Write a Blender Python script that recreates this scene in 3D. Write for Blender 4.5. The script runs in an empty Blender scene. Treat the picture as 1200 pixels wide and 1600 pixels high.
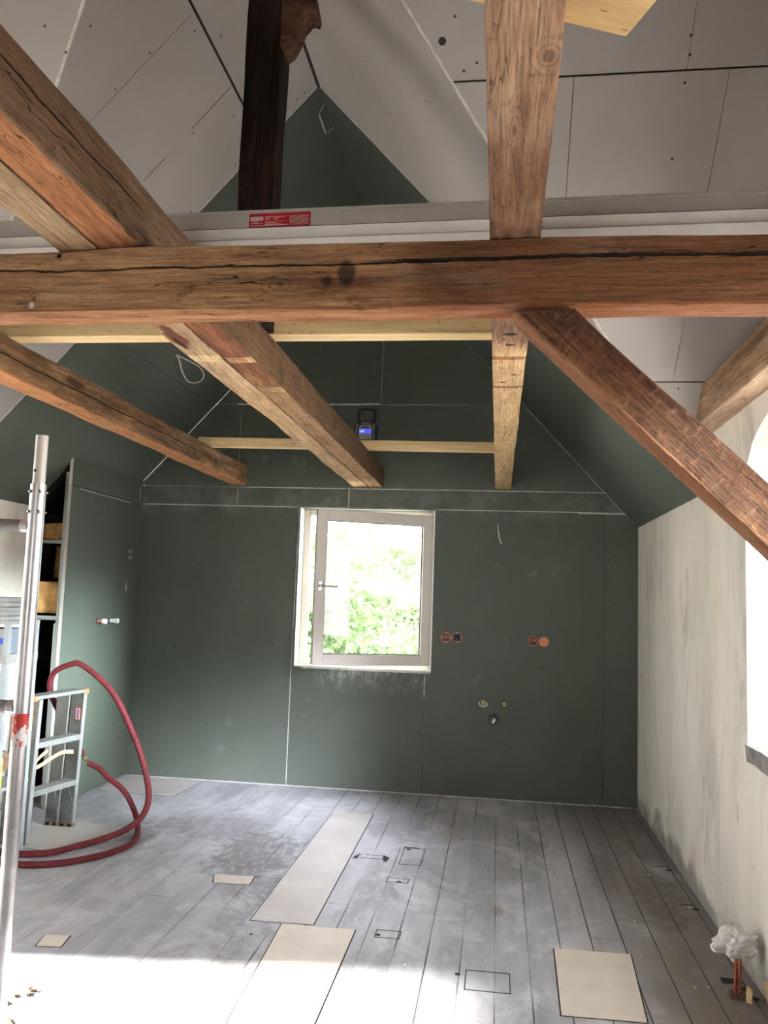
import bpy, bmesh, math, random
from mathutils import Vector, Matrix, noise
random.seed(7)
sc = bpy.context.scene
COL = sc.collection

# ------------------------------------------------------------------ camera
F = 1303.94
fw = Vector((-0.13696921, 0.98533788, 0.10172851))
rt = Vector((0.99037699, 0.13416288, 0.03396672))
up = Vector((-0.01982051, -0.10540197, 0.99423215))
cam_d = bpy.data.cameras.new('camera')
cam_d.sensor_fit = 'VERTICAL'
cam_d.sensor_height = 36.0
cam_d.lens = 36.0 * F / 1600.0
cam_d.clip_start = 0.05
cam = bpy.data.objects.new('camera', cam_d)
COL.objects.link(cam)
cam.matrix_world = Matrix(((rt.x, up.x, -fw.x, 0), (rt.y, up.y, -fw.y, 0), (rt.z, up.z, -fw.z, 1.5), (0, 0, 0, 1)))
sc.camera = cam

# ------------------------------------------------------------------ light and exposure
sc.view_settings.view_transform = 'Standard'
sc.view_settings.look = 'None'
sc.view_settings.exposure = 0.50
sc.view_settings.gamma = 1.0
sc.view_settings.use_curve_mapping = False
sc.cycles.max_bounces = 12
sc.cycles.diffuse_bounces = 8
sc.cycles.transparent_max_bounces = 16
sc.cycles.use_denoising = True
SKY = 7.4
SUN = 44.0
world = bpy.data.worlds.new('sky')
sc.world = world
world.use_nodes = True
bg = world.node_tree.nodes['Background']
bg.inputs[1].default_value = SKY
# pale overcast sky with two bright lobes added to send light in through the right-hand window
_n = world.node_tree.nodes
_l = world.node_tree.links
_g = _n.new('ShaderNodeTexCoord')
_prev = None
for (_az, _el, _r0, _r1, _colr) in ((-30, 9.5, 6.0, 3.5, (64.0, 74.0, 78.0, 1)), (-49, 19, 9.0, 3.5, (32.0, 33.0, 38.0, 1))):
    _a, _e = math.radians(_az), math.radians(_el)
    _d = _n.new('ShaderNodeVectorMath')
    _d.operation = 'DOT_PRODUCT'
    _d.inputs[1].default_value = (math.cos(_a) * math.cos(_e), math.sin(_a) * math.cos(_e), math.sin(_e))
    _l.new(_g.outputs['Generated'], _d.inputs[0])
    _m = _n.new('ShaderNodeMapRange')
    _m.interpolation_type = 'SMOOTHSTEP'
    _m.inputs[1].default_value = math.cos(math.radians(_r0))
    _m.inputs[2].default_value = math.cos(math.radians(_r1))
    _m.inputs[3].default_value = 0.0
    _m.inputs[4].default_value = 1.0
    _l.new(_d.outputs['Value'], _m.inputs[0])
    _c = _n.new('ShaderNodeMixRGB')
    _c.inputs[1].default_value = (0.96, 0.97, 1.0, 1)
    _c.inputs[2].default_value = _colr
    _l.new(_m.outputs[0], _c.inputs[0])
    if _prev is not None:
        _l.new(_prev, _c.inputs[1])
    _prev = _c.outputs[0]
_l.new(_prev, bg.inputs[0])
sun_d = bpy.data.lights.new('sun', 'SUN')
sun_d.energy = SUN
sun_d.angle = math.radians(5.0)
sun_d.color = (1.0, 0.95, 0.87)
sun = bpy.data.objects.new('sun', sun_d)
COL.objects.link(sun)
el = math.radians(31.8)
sdir = Vector((math.cos(el) * 0.996, 0.075, -math.sin(el)))
sun.rotation_euler = sdir.to_track_quat('-Z', 'Y').to_euler()
sun.location = (-8, 2, 6)


def portal(loc, look, w, h):
    d = bpy.data.lights.new('window_portal', 'AREA')
    d.shape = 'RECTANGLE'
    d.size = w
    d.size_y = h
    d.cycles.is_portal = True
    o = bpy.data.objects.new('window_portal', d)
    COL.objects.link(o)
    o.location = loc
    o.rotation_euler = Vector(look).to_track_quat('-Z', 'Z').to_euler()


# ------------------------------------------------------------------ room measures
D = 6.605
XP = -2.963
XL = -3.28
XR = 1.061
RX, RZ, RM = -1.0917, 4.4541, 1.094
ZE_R = RZ - RM * (XR - RX)
ZE_L = RZ - RM * (RX - XL)
GB = 4.487
ZB, ZT = 2.382, 2.542
YN = -2.0
VR0, VRK = 2.009, 1.2244        # right valley y = VR0 + VRK*off
VL0, VLK = 2.369, 0.92
KR = RM / VRK
KL = RM / VLK


def srgb(r, g, b):
    f = lambda c: (c / 255 / 12.92) if c <= 10.3 else ((c / 255 + 0.055) / 1.055) ** 2.4
    return (f(r), f(g), f(b), 1)


# ------------------------------------------------------------------ materials
class NT:
    def __init__(s, name):
        s.m = bpy.data.materials.new(name)
        s.m.use_nodes = True
        s.t = s.m.node_tree
        s.b = s.t.nodes['Principled BSDF']
        s.tc = s.t.nodes.new('ShaderNodeTexCoord')

    def n(s, typ, **kw):
        nd = s.t.nodes.new('ShaderNode' + typ)
        for k, v in kw.items():
            setattr(nd, k, v)
        return nd

    def l(s, a, b):
        s.t.links.new(a, b)

    def _in(s, sock, v):
        if hasattr(v, 'is_linked') or isinstance(v, bpy.types.NodeSocket):
            s.l(v, sock)
        else:
            sock.default_value = v

    def math(s, op, a, b=0.0, c=0.0, clamp=False):
        nd = s.n('Math', operation=op)
        nd.use_clamp = clamp
        s._in(nd.inputs[0], a)
        s._in(nd.inputs[1], b)
        s._in(nd.inputs[2], c)
        return nd.outputs[0]

    def obj(s, scale=(1, 1, 1), loc=(0, 0, 0), rot=(0, 0, 0)):
        mp = s.n('Mapping')
        s.l(s.tc.outputs['Object'], mp.inputs[0])
        mp.inputs['Scale'].default_value = scale
        mp.inputs['Location'].default_value = loc
        mp.inputs['Rotation'].default_value = rot
        return mp.outputs[0]

    def xyz(s):
        nd = s.n('SeparateXYZ')
        s.l(s.tc.outputs['Object'], nd.inputs[0])
        return nd.outputs

    def noise(s, vec, scale=1.0, detail=4.0, rough=0.55, dist=0.0):
        nd = s.n('TexNoise')
        s.l(vec, nd.inputs['Vector'])
        nd.inputs['Scale'].default_value = scale
        nd.inputs['Detail'].default_value = detail
        nd.inputs['Roughness'].default_value = rough
        nd.inputs['Distortion'].default_value = dist
        return nd.outputs[0]

    def ramp(s, fac, stops):
        nd = s.n('ValToRGB')
        s.l(fac, nd.inputs[0])
        e = nd.color_ramp.elements
        while len(e) < len(stops):
            e.new(0.5)
        for i, (p, c) in enumerate(stops):
            e[i].position = p
            e[i].color = c if len(c) == 4 else (*c, 1)
        return nd.outputs[0]

    def step(s, v, a, b):
        nd = s.n('MapRange')
        nd.interpolation_type = 'SMOOTHSTEP'
        s._in(nd.inputs[0], v)
        nd.inputs[1].default_value = a
        nd.inputs[2].default_value = b
        nd.inputs[3].default_value = 0
        nd.inputs[4].default_value = 1
        return nd.outputs[0]

    def mix(s, fac, a, b, mode='MIX'):
        nd = s.n('MixRGB', blend_type=mode)
        s._in(nd.inputs[0], fac)
        s._in(nd.inputs[1], a)
        s._in(nd.inputs[2], b)
        return nd.outputs[0]

    def blob(s, c, r, wob=0.0):
        """soft elliptical mask around c with radii r, in object coordinates"""
        mp = s.n('Mapping')
        mp.vector_type = 'POINT'
        s.l(s.tc.outputs['Object'], mp.inputs[0])
        sc_ = [1 / q for q in r]
        mp.inputs['Scale'].default_value = sc_
        mp.inputs['Location'].default_value = [-c[i] * sc_[i] for i in range(3)]
        vl = s.n('VectorMath', operation='LENGTH')
        s.l(mp.outputs[0], vl.inputs[0])
        v = vl.outputs['Value']
        if wob:
            nz = s.noise(s.obj((14, 14, 14)), 1, 4, 0.6)
            v = s.math('ADD', v, s.math('MULTIPLY', s.math('SUBTRACT', nz, 0.5), wob))
        return s.step(v, 1.0, 0.55)

    def bump(s, h, strength=0.3, dist=0.01):
        nd = s.n('Bump')
        nd.inputs['Strength'].default_value = strength
        nd.inputs['Distance'].default_value = dist
        s.l(h, nd.inputs['Height'])
        s.l(nd.outputs[0], s.b.inputs['Normal'])

    def fin(s, color, rough=0.7, metal=0.0, spec=0.4):
        s._in(s.b.inputs['Base Color'], color)
        s._in(s.b.inputs['Roughness'], rough)
        s.b.inputs['Metallic'].default_value = metal
        s.b.inputs['Specular IOR Level'].default_value = spec
        return s.m


def plain(name, col, rough=0.6, metal=0.0, spec=0.4, var=0.12, scale=8):
    t = NT(name)
    nz = t.noise(t.obj((scale, scale, scale)), 1, 5, 0.6)
    a = tuple(c * (1 - var) for c in col[:3]) + (1,)
    b = tuple(min(1, c * (1 + var)) for c in col[:3]) + (1,)
    return t.fin(t.ramp(nz, [(0.3, a), (0.7, b)]), rough, metal, spec)


def wood_old(name, dark, mid, light, seed=0, stain=0.5, cracks=True, main=None, blobs=(), bands=(), knots=0.8, saw=0.0, rough=0.8, side=(), dust=0.25, rings=()):
    """old hewn timber; grain runs along local X"""
    t = NT(name)
    off = (seed * 3.1, seed * 1.7, seed * 2.3)
    warp = t.noise(t.obj((1.2, 3, 3), off), 1, 3, 0.5)
    g1 = t.noise(t.obj((2.2, 22, 22), off), 1, 8, 0.68, 0.35)      # broad grain
    g2 = t.noise(t.obj((9, 170, 170), off), 1, 3, 0.65)             # fibres
    g3 = t.noise(t.obj((1.6, 5, 5), off), 1, 7, 0.68, 0.5)          # stains
    g4 = t.noise(t.obj((18, 26, 26), off), 1, 6, 0.7)               # speckle
    mixg = t.math('ADD', t.math('MULTIPLY', g1, 0.55), t.math('MULTIPLY', g3, 0.45))
    col = t.ramp(mixg, [(0.38, dark), (0.50, mid), (0.62, light)])
    X = t.xyz()
    for (x0, x1, c, amt) in bands:
        long_ = x1 - x0 > 0.3
        x = t.math('ADD', X[0], t.math('MULTIPLY', t.math('SUBTRACT', g3, 0.5), 0.6 if long_ else 0.010))
        e = 0.14 if long_ else 0.004
        m = t.math('MULTIPLY', t.step(x, x0 - e, x0 + e), t.step(x, x1 + e, x1 - e))
        nd = t.mix(1.0, c, t.ramp(mixg, [(0.34, (0.62, 0.60, 0.58)), (0.62, (1.08, 1.08, 1.06))]), 'MULTIPLY')
        col = t.mix(t.math('MULTIPLY', m, amt), col, nd)
    for (ax_, thr, c, amt) in side:
        v = X[ax_] if thr > 0 else t.math('MULTIPLY', X[ax_], -1.0)
        m = t.step(t.math('ADD', v, t.math('MULTIPLY', t.math('SUBTRACT', g3, 0.5), 0.012)), abs(thr) - 0.004, abs(thr))
        col = t.mix(t.math('MULTIPLY', m, amt), col, t.mix(0.55, c, t.mix(1.0, c, t.ramp(mixg, [(0.34, (0.45, 0.42, 0.4)), (0.64, (1.15, 1.15, 1.15))]), 'MULTIPLY')))
    col = t.mix(t.math('MULTIPLY', t.step(g3, 0.53, 0.68), stain), col, tuple(c * 0.40 for c in dark[:3]) + (1,))
    col = t.mix(t.math('MULTIPLY', t.step(g4, 0.56, 0.70), 0.55), col, tuple(c * 0.45 for c in dark[:3]) + (1,))
    gd = t.noise(t.obj((2.5, 7, 7), (off[0], 5, 5)), 1, 6, 0.65)
    col = t.mix(t.math('MULTIPLY', t.step(gd, 0.52, 0.72), dust), col, (0.42, 0.36, 0.29, 1))
    fib = t.ramp(g2, [(0.30, (0.58, 0.55, 0.52)), (0.58, (1.08, 1.07, 1.06))])
    col = t.mix(1.0, col, fib, 'MULTIPLY')
    # knots with growth rings around them
    vo = t.n('TexVoronoi')
    t.l(t.obj((1.3, 4.5, 4.5), off), vo.inputs['Vector'])
    kd = t.math('ADD', vo.outputs['Distance'], t.math('MULTIPLY', t.math('SUBTRACT', g4, 0.5), 0.08))
    kn = t.step(kd, 0.10, 0.04)
    rg = t.math('MULTIPLY', t.step(t.math('SINE', t.math('MULTIPLY', kd, 130.0)), 0.1, 0.9), t.step(kd, 0.24, 0.08))
    col = t.mix(t.math('MULTIPLY', kn, knots), col, tuple(c * 0.45 for c in dark[:3]) + (1,))
    col = t.mix(t.math('MULTIPLY', rg, knots * 0.5), col, tuple(c * 0.7 for c in dark[:3]) + (1,))
    hgt = t.math('ADD', t.math('MULTIPLY', g1, 0.9), t.math('ADD', t.math('MULTIPLY', g2, 0.2), t.math('MULTIPLY', g4, 0.5)))
    if cracks:
        c1 = t.noise(t.obj((1.1, 10, 10), (off[0] + 9, off[1], off[2])), 1, 4, 0.55, 0.2)
        cr = t.step(t.math('ABSOLUTE', t.math('SUBTRACT', c1, 0.5)), 0.005, 0.0012)
        msk = t.step(t.noise(t.obj((1.6, 4, 4), (off[0] + 4, 0, 0)), 1, 3), 0.54, 0.62)
        cr = t.math('MULTIPLY', cr, msk)
        col = t.mix(t.math('MULTIPLY', cr, 0.85), col, (0.012, 0.008, 0.006, 1))
        hgt = t.math('SUBTRACT', hgt, cr)
    if main:
        # one long drying crack: local z = a + b*x, width w, between x0 and x1
        for (a, b, w, x0, x1) in main:
            wob = t.noise(t.obj((2.2, 0.01, 0.01), off), 1, 8, 0.72)
            zz = t.math('SUBTRACT', X[2], t.math('ADD', a, t.math('ADD', t.math('MULTIPLY', X[0], b), t.math('MULTIPLY', t.math('SUBTRACT', wob, 0.5), 0.04))))
            wv = t.math('MULTIPLY', t.noise(t.obj((9, 0.01, 0.01), off), 1, 3, 0.6), w * 2)
            cr = t.step(t.math('SUBTRACT', t.math('ABSOLUTE', zz), wv), 0.0012, -0.0012)
            cr = t.math('MULTIPLY', cr, t.math('MULTIPLY', t.step(X[0], x0, x0 + 0.15), t.step(X[0], x1, x1 - 0.15)))
            col = t.mix(t.math('MULTIPLY', cr, 0.95), col, (0.01, 0.007, 0.005, 1))
            hgt = t.math('SUBTRACT', hgt, t.math('MULTIPLY', cr, 2.0))
    if saw:
        sv = t.noise(t.obj((60, 26, 26), off), 1, 3, 0.6, 0.3)
        lo = t.math('MULTIPLY', t.step(sv, 0.52, 0.66), t.step(gd, 0.42, 0.58))
        col = t.mix(t.math('MULTIPLY', lo, saw), col, light)
        hgt = t.math('ADD', hgt, t.math('MULTIPLY', sv, 0.3))
    for (kc, kr) in rings:
        mp = t.n('Mapping')
        t.l(t.tc.outputs['Object'], mp.inputs[0])
        s_ = [1 / q for q in kr]
        mp.inputs['Scale'].default_value = s_
        mp.inputs['Location'].default_value = [-kc[i] * s_[i] for i in range(3)]
        vl = t.n('VectorMath', operation='LENGTH')
        t.l(mp.outputs[0], vl.inputs[0])
        dd = t.math('ADD', vl.outputs['Value'], t.math('MULTIPLY', t.math('SUBTRACT', t.noise(t.obj((16, 16, 16)), 1, 4, 0.6), 0.5), 0.9))
        rr = t.math('MULTIPLY', t.step(t.math('SINE', t.math('MULTIPLY', dd, 14.0)), 0.0, 0.9), t.step(dd, 1.5, 0.7))
        kk = t.math('MAXIMUM', t.math('MULTIPLY', rr, 0.32), t.math('MULTIPLY', t.step(dd, 0.42, 0.2), 0.6))
        col = t.mix(kk, col, tuple(c * 0.40 for c in dark[:3]) + (1,))
    for (c, r, colr, amt) in blobs:
        m = t.blob(c, r, 0.9)
        col = t.mix(t.math('MULTIPLY', m, amt), col, colr)
    t.bump(hgt, 1.0, 0.02)
    return t.fin(col, rough, 0, 0.2)


def wood_new(name, base, seed=0):
    t = NT(name)
    g1 = t.noise(t.obj((1.0, 14, 14), (seed, seed * 2, 0)), 1, 5, 0.6, 1.2)
    g2 = t.noise(t.obj((8, 90, 90), (seed, 0, 0)), 1, 3)
    lo = tuple(c * 0.72 for c in base[:3]) + (1,)
    col = t.ramp(g1, [(0.3, lo), (0.55, base)])
    col = t.mix(0.25, col, t.ramp(g2, [(0.3, (0.6, 0.55, 0.5)), (0.6, (1, 1, 1))]), 'MULTIPLY')
    vo = t.n('TexVoronoi')
    t.l(t.obj((2.2, 9, 9), (seed, 0, 0)), vo.inputs['Vector'])
    kn = t.step(vo.outputs['Distance'], 0.12, 0.08)
    col = t.mix(t.math('MULTIPLY', kn, 0.7), col, srgb(120, 80, 45))
    t.bump(g2, 0.15, 0.003)
    return t.fin(col, 0.6, 0, 0.3)


MAT = {}
# grey plasterboard
t = NT('grey_plasterboard')
nz = t.noise(t.obj((1.2, 1.2, 1.2)), 1, 4, 0.5)
n2 = t.noise(t.obj((70, 70, 70)), 1, 2)
c = t.ramp(nz, [(0.3, (0.355, 0.326, 0.305)), (0.7, (0.42, 0.388, 0.365))])
t.bump(n2, 0.05, 0.002)
MAT['grey'] = t.fin(c, 0.85, 0, 0.2)
# green plasterboard
def green_mat(name, smear=False):
    t = NT(name)
    nz = t.noise(t.obj((1.3, 1.3, 0.8)), 1, 5, 0.55)
    c = t.ramp(nz, [(0.3, (0.068, 0.081, 0.064)), (0.7, (0.092, 0.108, 0.087))])
    n3 = t.noise(t.obj((6, 6, 6)), 1, 6, 0.65)
    c = t.mix(t.math('MULTIPLY', t.step(n3, 0.62, 0.78), 0.18), c, (0.35, 0.38, 0.34, 1))
    if smear:
        X = t.xyz()
        st = t.noise(t.obj((16, 1, 7)), 1, 8, 0.75, 0.8)
        env = t.math('MULTIPLY', t.step(X[0], -1.55, -1.25), t.step(X[0], -0.5, -0.6))
        env = t.math('MULTIPLY', env, t.math('MULTIPLY', t.step(X[2], 0.70, 0.93), t.step(X[2], 0.96, 0.94)))
        m = t.math('MULTIPLY', env, t.step(st, 0.44, 0.74))
        c = t.mix(t.math('MULTIPLY', m, 0.6), c, (0.5, 0.5, 0.47, 1))
        # faint plaster dust along the joint over the window band
        e2 = t.math('MULTIPLY', t.step(X[2], 2.10, 2.2), t.step(X[2], 2.45, 2.3))
        c = t.mix(t.math('MULTIPLY', t.math('MULTIPLY', e2, t.step(n3, 0.4, 0.7)), 0.16), c, (0.45, 0.46, 0.42, 1))
    return t.fin(c, 0.5, 0, 0.35)


MAT['green'] = green_mat('green_plasterboard')
MAT['green_back'] = green_mat('green_plasterboard_wall', True)
# joint compound
t = NT('joint_compound')
nz = t.noise(t.obj((30, 30, 30)), 1, 4)
t.bump(nz, 0.3, 0.004)
MAT['joint'] = t.fin(t.ramp(nz, [(0.3, (0.42, 0.41, 0.38)), (0.7, (0.66, 0.65, 0.61))]), 0.9, 0, 0.2)
MAT['gap'] = plain('shadow_gap', (0.02, 0.02, 0.018, 1), 0.9)
MAT['screw'] = plain('black_screw', (0.008, 0.008, 0.008, 1), 0.5)
MAT['reveal'] = plain('white_reveal', (0.80, 0.80, 0.77, 1), 0.8)
# whitewashed plaster
t = NT('whitewashed_plaster')
X = t.xyz()
n1 = t.noise(t.obj((2, 2.5, 0.9)), 1, 6, 0.6)
c = t.ramp(n1, [(0.25, (0.56, 0.53, 0.46)), (0.5, (0.70, 0.66, 0.58)), (0.75, (0.79, 0.74, 0.65))])
ns = t.noise(t.obj((2, 2.6, 0.8), (0, 3, 0)), 1, 8, 0.72, 0.6)
nf = t.noise(t.obj((12, 20, 6), (0, 1, 0)), 1, 5, 0.7)
c = t.mix(t.math('MULTIPLY', t.step(ns, 0.52, 0.74), 0.6), c, (0.24, 0.225, 0.19, 1))
nb_ = t.noise(t.obj((3, 4, 1.6), (0, 8, 2)), 1, 8, 0.7, 0.5)
c = t.mix(t.math('MULTIPLY', t.step(nb_, 0.52, 0.66), 0.5), c, (0.62, 0.52, 0.40, 1))
for (bc, br_, am) in (((1.06, 6.1, 1.75), (1, .22, .28), .7), ((1.06, 6.15, 1.2), (1, .12, .3), .5), ((1.06, 5.0, 1.6), (1, .16, .35), .5), ((1.06, 4.5, .45), (1, .12, .35), .6), ((1.06, 5.35, .3), (1, .2, .25), .5), ((1.06, 3.95, .62), (1, .02, .05), 1.0), ((1.06, 5.2, 1.95), (1, .05, .12), .5)):
    c = t.mix(t.math('MULTIPLY', t.blob(bc, br_, 1.8), t.math('MULTIPLY', t.step(nf, 0.38, 0.66), am * 0.6)), c, (0.24, 0.22, 0.18, 1))
c = t.mix(t.math('MULTIPLY', t.step(nf, 0.66, 0.76), 0.6), c, (0.16, 0.12, 0.09, 1))
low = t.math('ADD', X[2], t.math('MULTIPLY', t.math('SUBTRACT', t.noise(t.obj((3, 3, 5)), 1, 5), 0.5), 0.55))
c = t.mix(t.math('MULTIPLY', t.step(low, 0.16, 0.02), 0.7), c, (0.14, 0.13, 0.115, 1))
t.bump(t.noise(t.obj((9, 9, 9)), 1, 6, 0.6), 0.35, 0.02)
MAT['white'] = t.fin(c, 0.9, 0, 0.15)
# floor boards: grey worn paint, joints every 142.5 mm along Y
t = NT('worn_grey_floorboards')
X = t.xyz()
PW = 0.1425
u = t.math('DIVIDE', t.math('SUBTRACT', X[0], 0.018), PW)
fr = t.math('FRACT', t.math('ADD', u, 100.0))
idx = t.math('FLOOR', t.math('ADD', u, 100.0))
edge = t.math('MINIMUM', fr, t.math('SUBTRACT', 1.0, fr))
wn = t.n('TexWhiteNoise', noise_dimensions='1D')
t.l(idx, wn.inputs['W'])
cv = t.n('CombineXYZ')
t.l(t.math('MULTIPLY', X[0], 9.0), cv.inputs[0])
t.l(t.math('ADD', t.math('MULTIPLY', X[1], 1.1), t.math('MULTIPLY', wn.outputs['Value'], 30.0)), cv.inputs[1])
t.l(t.math('MULTIPLY', wn.outputs['Value'], 9.0), cv.inputs[2])
gr = t.noise(cv.outputs[0], 1, 7, 0.68, 0.3)
c = t.ramp(gr, [(0.25, (0.255, 0.262, 0.282)), (0.5, (0.358, 0.366, 0.390)), (0.75, (0.47, 0.476, 0.50))])
tone = t.ramp(wn.outputs['Value'], [(0.0, (0.93, 0.93, 0.94)), (1.0, (1.05, 1.04, 1.03))])
c = t.mix(1.0, c, tone, 'MULTIPLY')
d1_ = t.noise(t.obj((1.5, 0.9, 1)), 1, 8, 0.68, 0.8)
c = t.mix(t.math('MULTIPLY', t.step(d1_, 0.49, 0.64), 0.5), c, (0.16, 0.15, 0.145, 1))
d2 = t.noise(t.obj((2.6, 2.0, 1), (5, 2, 0)), 1, 9, 0.72, 1.0)
c = t.mix(t.math('MULTIPLY', t.step(d2, 0.46, 0.64), 0.7), c, (0.55, 0.558, 0.58, 1))
d3 = t.noise(t.obj((26, 12, 1), (1, 7, 0)), 1, 6, 0.72)
c = t.mix(t.math('MULTIPLY', t.step(d3, 0.58, 0.74), 0.5), c, (0.56, 0.55, 0.54, 1))
d4 = t.noise(t.obj((30, 16, 1), (8, 1, 0)), 1, 6, 0.72)
c = t.mix(t.math('MULTIPLY', t.step(d4, 0.60, 0.74), 0.45), c, (0.16, 0.145, 0.135, 1))
# trodden dark patches
for (bc, br_, am) in (((-1.35, 4.85, 0), (0.30, 0.55, 1), 0.62), ((-1.05, 4.35, 0), (0.16, 0.32, 1), 0.5), ((-1.75, 5.35, 0), (0.4, 0.35, 1), 0.4), ((0.86, 4.65, 0), (0.16, 0.55, 1), 0.75), ((0.62, 5.0, 0), (0.10, 0.5, 1), 0.5), ((-2.2, 5.0, 0), (0.2, 0.35, 1), 0.5)):
    c = t.mix(t.math('MULTIPLY', t.blob(bc, br_, 1.6), t.math('MULTIPLY', t.step(d3, 0.3, 0.55), am)), c, (0.10, 0.088, 0.08, 1))
# brown worn strip along the right wall
rb = t.math('MULTIPLY', t.step(t.math('ADD', X[0], t.math('MULTIPLY', t.math('SUBTRACT', d2, 0.5), 0.5)), 0.32, 0.78), t.step(d1_, 0.25, 0.5))
c = t.mix(t.math('MULTIPLY', rb, 0.72), c, (0.15, 0.122, 0.104, 1))
# rusty speckle patch
rs = t.math('MULTIPLY', t.blob((-0.28, 5.8, 0), (0.16, 0.5, 1), 0.9), t.step(t.noise(t.obj((60, 25, 1)), 1, 5, 0.7), 0.50, 0.62))
c = t.mix(t.math('MULTIPLY', rs, 0.7), c, (0.22, 0.135, 0.095, 1))
rs = t.math('MULTIPLY', t.blob((0.03, 4.28, 0), (0.035, 0.07, 1), 0.9), 0.6)
c = t.mix(rs, c, (0.26, 0.17, 0.10, 1))
gw = t.math('MULTIPLY', t.noise(t.obj((7, 2.5, 1), (2, 2, 2)), 1, 4, 0.6), 0.05)
gp = t.step(t.math('SUBTRACT', edge, gw), 0.002, -0.010)
warm = t.step(X[0], -1.0, -1.7)
gc = t.mix(warm, (0.03, 0.026, 0.024, 1), (0.30, 0.245, 0.19, 1))
vis = t.step(t.noise(t.obj((6, 1.2, 1), (3, 3, 3)), 1, 3), 0.36, 0.62)
vis = t.math('MAXIMUM', vis, t.step(X[0], 0.2, 0.35))
c = t.mix(t.math('MULTIPLY', gp, t.math('MULTIPLY', vis, 0.9)), c, gc)
# board ends
for (bx0, by0) in ((0.303, 5.05), (-0.409, 5.55), (0.588, 4.3), (-0.836, 4.2), (-1.691, 4.1), (-2.119, 4.6), (0.018, 4.95), (0.4455, 4.05)):
    ex = t.math('MULTIPLY', t.step(X[0], bx0, bx0 + 0.003), t.step(X[0], bx0 + PW, bx0 + PW - 0.003))
    ey = t.step(t.math('ABSOLUTE', t.math('SUBTRACT', X[1], by0)), 0.004, 0.002)
    c = t.mix(t.math('MULTIPLY', t.math('MULTIPLY', ex, ey), 0.6), c, (0.06, 0.05, 0.045, 1))
t.bump(t.math('SUBTRACT', t.math('MULTIPLY', gr, 0.4), gp), 0.35, 0.006)
MAT['floor'] = t.fin(c, t.ramp(d2, [(0.3, (0.42,) * 3), (0.7, (0.7,) * 3)]), 0, 0.4)
MAT['ply'] = plain('pale_plywood', (0.60, 0.54, 0.47, 1), 0.7, var=0.10, scale=5)
MAT['ply_dusty'] = plain('dusty_plywood', (0.50, 0.475, 0.445, 1), 0.7, var=0.10, scale=4)
MAT['new'] = wood_new('new_pine', srgb(228, 200, 150), 1)
MAT['new2'] = wood_new('new_pine_light', srgb(226, 190, 135), 8)
MAT['edge'] = plain('board_edge', (0.46, 0.43, 0.38, 1), 0.85)


def metal(name, col, rough, var=0.25, sc_=6, dirt=0.3, m=1.0):
    t = NT(name)
    nz = t.noise(t.obj((sc_, sc_, sc_)), 1, 6, 0.65)
    a = tuple(q * (1 - var) for q in col[:3]) + (1,)
    c = t.ramp(nz, [(0.35, a), (0.65, col)])
    n2 = t.noise(t.obj((sc_ * 4,) * 3, (3, 1, 2)), 1, 5, 0.7)
    c = t.mix(t.math('MULTIPLY', t.step(n2, 0.60, 0.70), dirt), c, (0.55, 0.54, 0.51, 1))
    r = t.ramp(nz, [(0.3, (rough * 0.8,) * 3), (0.7, (min(1, rough * 1.4),) * 3)])
    return t.fin(c, r, m, 0.5)


MAT['alu'] = metal('scuffed_aluminium', (0.70, 0.69, 0.70, 1), 0.3, m=0.9)
MAT['alu_dull'] = metal('dull_aluminium', (0.30, 0.30, 0.29, 1), 0.34, 0.45, 5, 0.2)
MAT['alu_plank'] = metal('weathered_aluminium', (0.66, 0.635, 0.60, 1), 0.5, 0.25, 3, 0.35, 0.35)
MAT['alu_lit'] = metal('lit_aluminium', (0.80, 0.79, 0.77, 1), 0.45, 0.15, 3, 0.2, 0.3)  # lighter copy of the plank metal; light on its flanges put into colour
MAT['alu_flange'] = metal('worn_aluminium_flange', (0.30, 0.295, 0.285, 1), 0.5, 0.2, 6, 0.2, 0.4)
MAT['alu_dusty'] = metal('dusty_step_aluminium', (0.22, 0.22, 0.21, 1), 0.6, 0.2, 9, 0.25, 0.4)
MAT['stud'] = metal('galvanised_stud', (0.42, 0.46, 0.46, 1), 0.4, 0.2, 6, 0.05)
MAT['black'] = plain('black_plastic', (0.012, 0.012, 0.013, 1), 0.5)
MAT['darkgrey'] = plain('dark_grey_plastic', (0.05, 0.055, 0.06, 1), 0.5)
MAT['grey_pl'] = plain('grey_plastic', (0.22, 0.23, 0.235, 1), 0.5)
MAT['frame'] = plain('cream_window_frame', (0.66, 0.62, 0.56, 1), 0.45, var=0.04, scale=2)
MAT['white_pl'] = plain('white_plastic', (0.8, 0.8, 0.78, 1), 0.5, var=0.05)
MAT['satin'] = plain('satin_metal', (0.35, 0.34, 0.32, 1), 0.35, 1.0)
MAT['brass'] = plain('brass', (0.62, 0.50, 0.22, 1), 0.35, 0.9)
MAT['copper_box'] = plain('terracotta_plastic', (0.42, 0.16, 0.085, 1), 0.5)
MAT['copper_in'] = plain('brown_plastic_inside', (0.085, 0.03, 0.02, 1), 0.6)
MAT['orange_lid'] = plain('orange_plastic_lid', (0.62, 0.23, 0.11, 1), 0.5)
MAT['red'] = plain('red_label', srgb(196, 26, 48), 0.45, var=0.06)
MAT['white_ink'] = plain('white_print', (0.72, 0.62, 0.6, 1), 0.6)
MAT['black_ink'] = plain('black_print', (0.01, 0.01, 0.01, 1), 0.6)
MAT['orange'] = plain('orange_plastic', srgb(205, 110, 66), 0.5, var=0.2)
MAT['ochre'] = plain('ochre_stripe', srgb(190, 130, 40), 0.6, var=0.25, scale=30)
MAT['strap'] = plain('faded_orange_strap', srgb(205, 150, 115), 0.8)
MAT['wool'] = plain('glass_wool', srgb(190, 148, 92), 0.95, var=0.35, scale=18)
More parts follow.
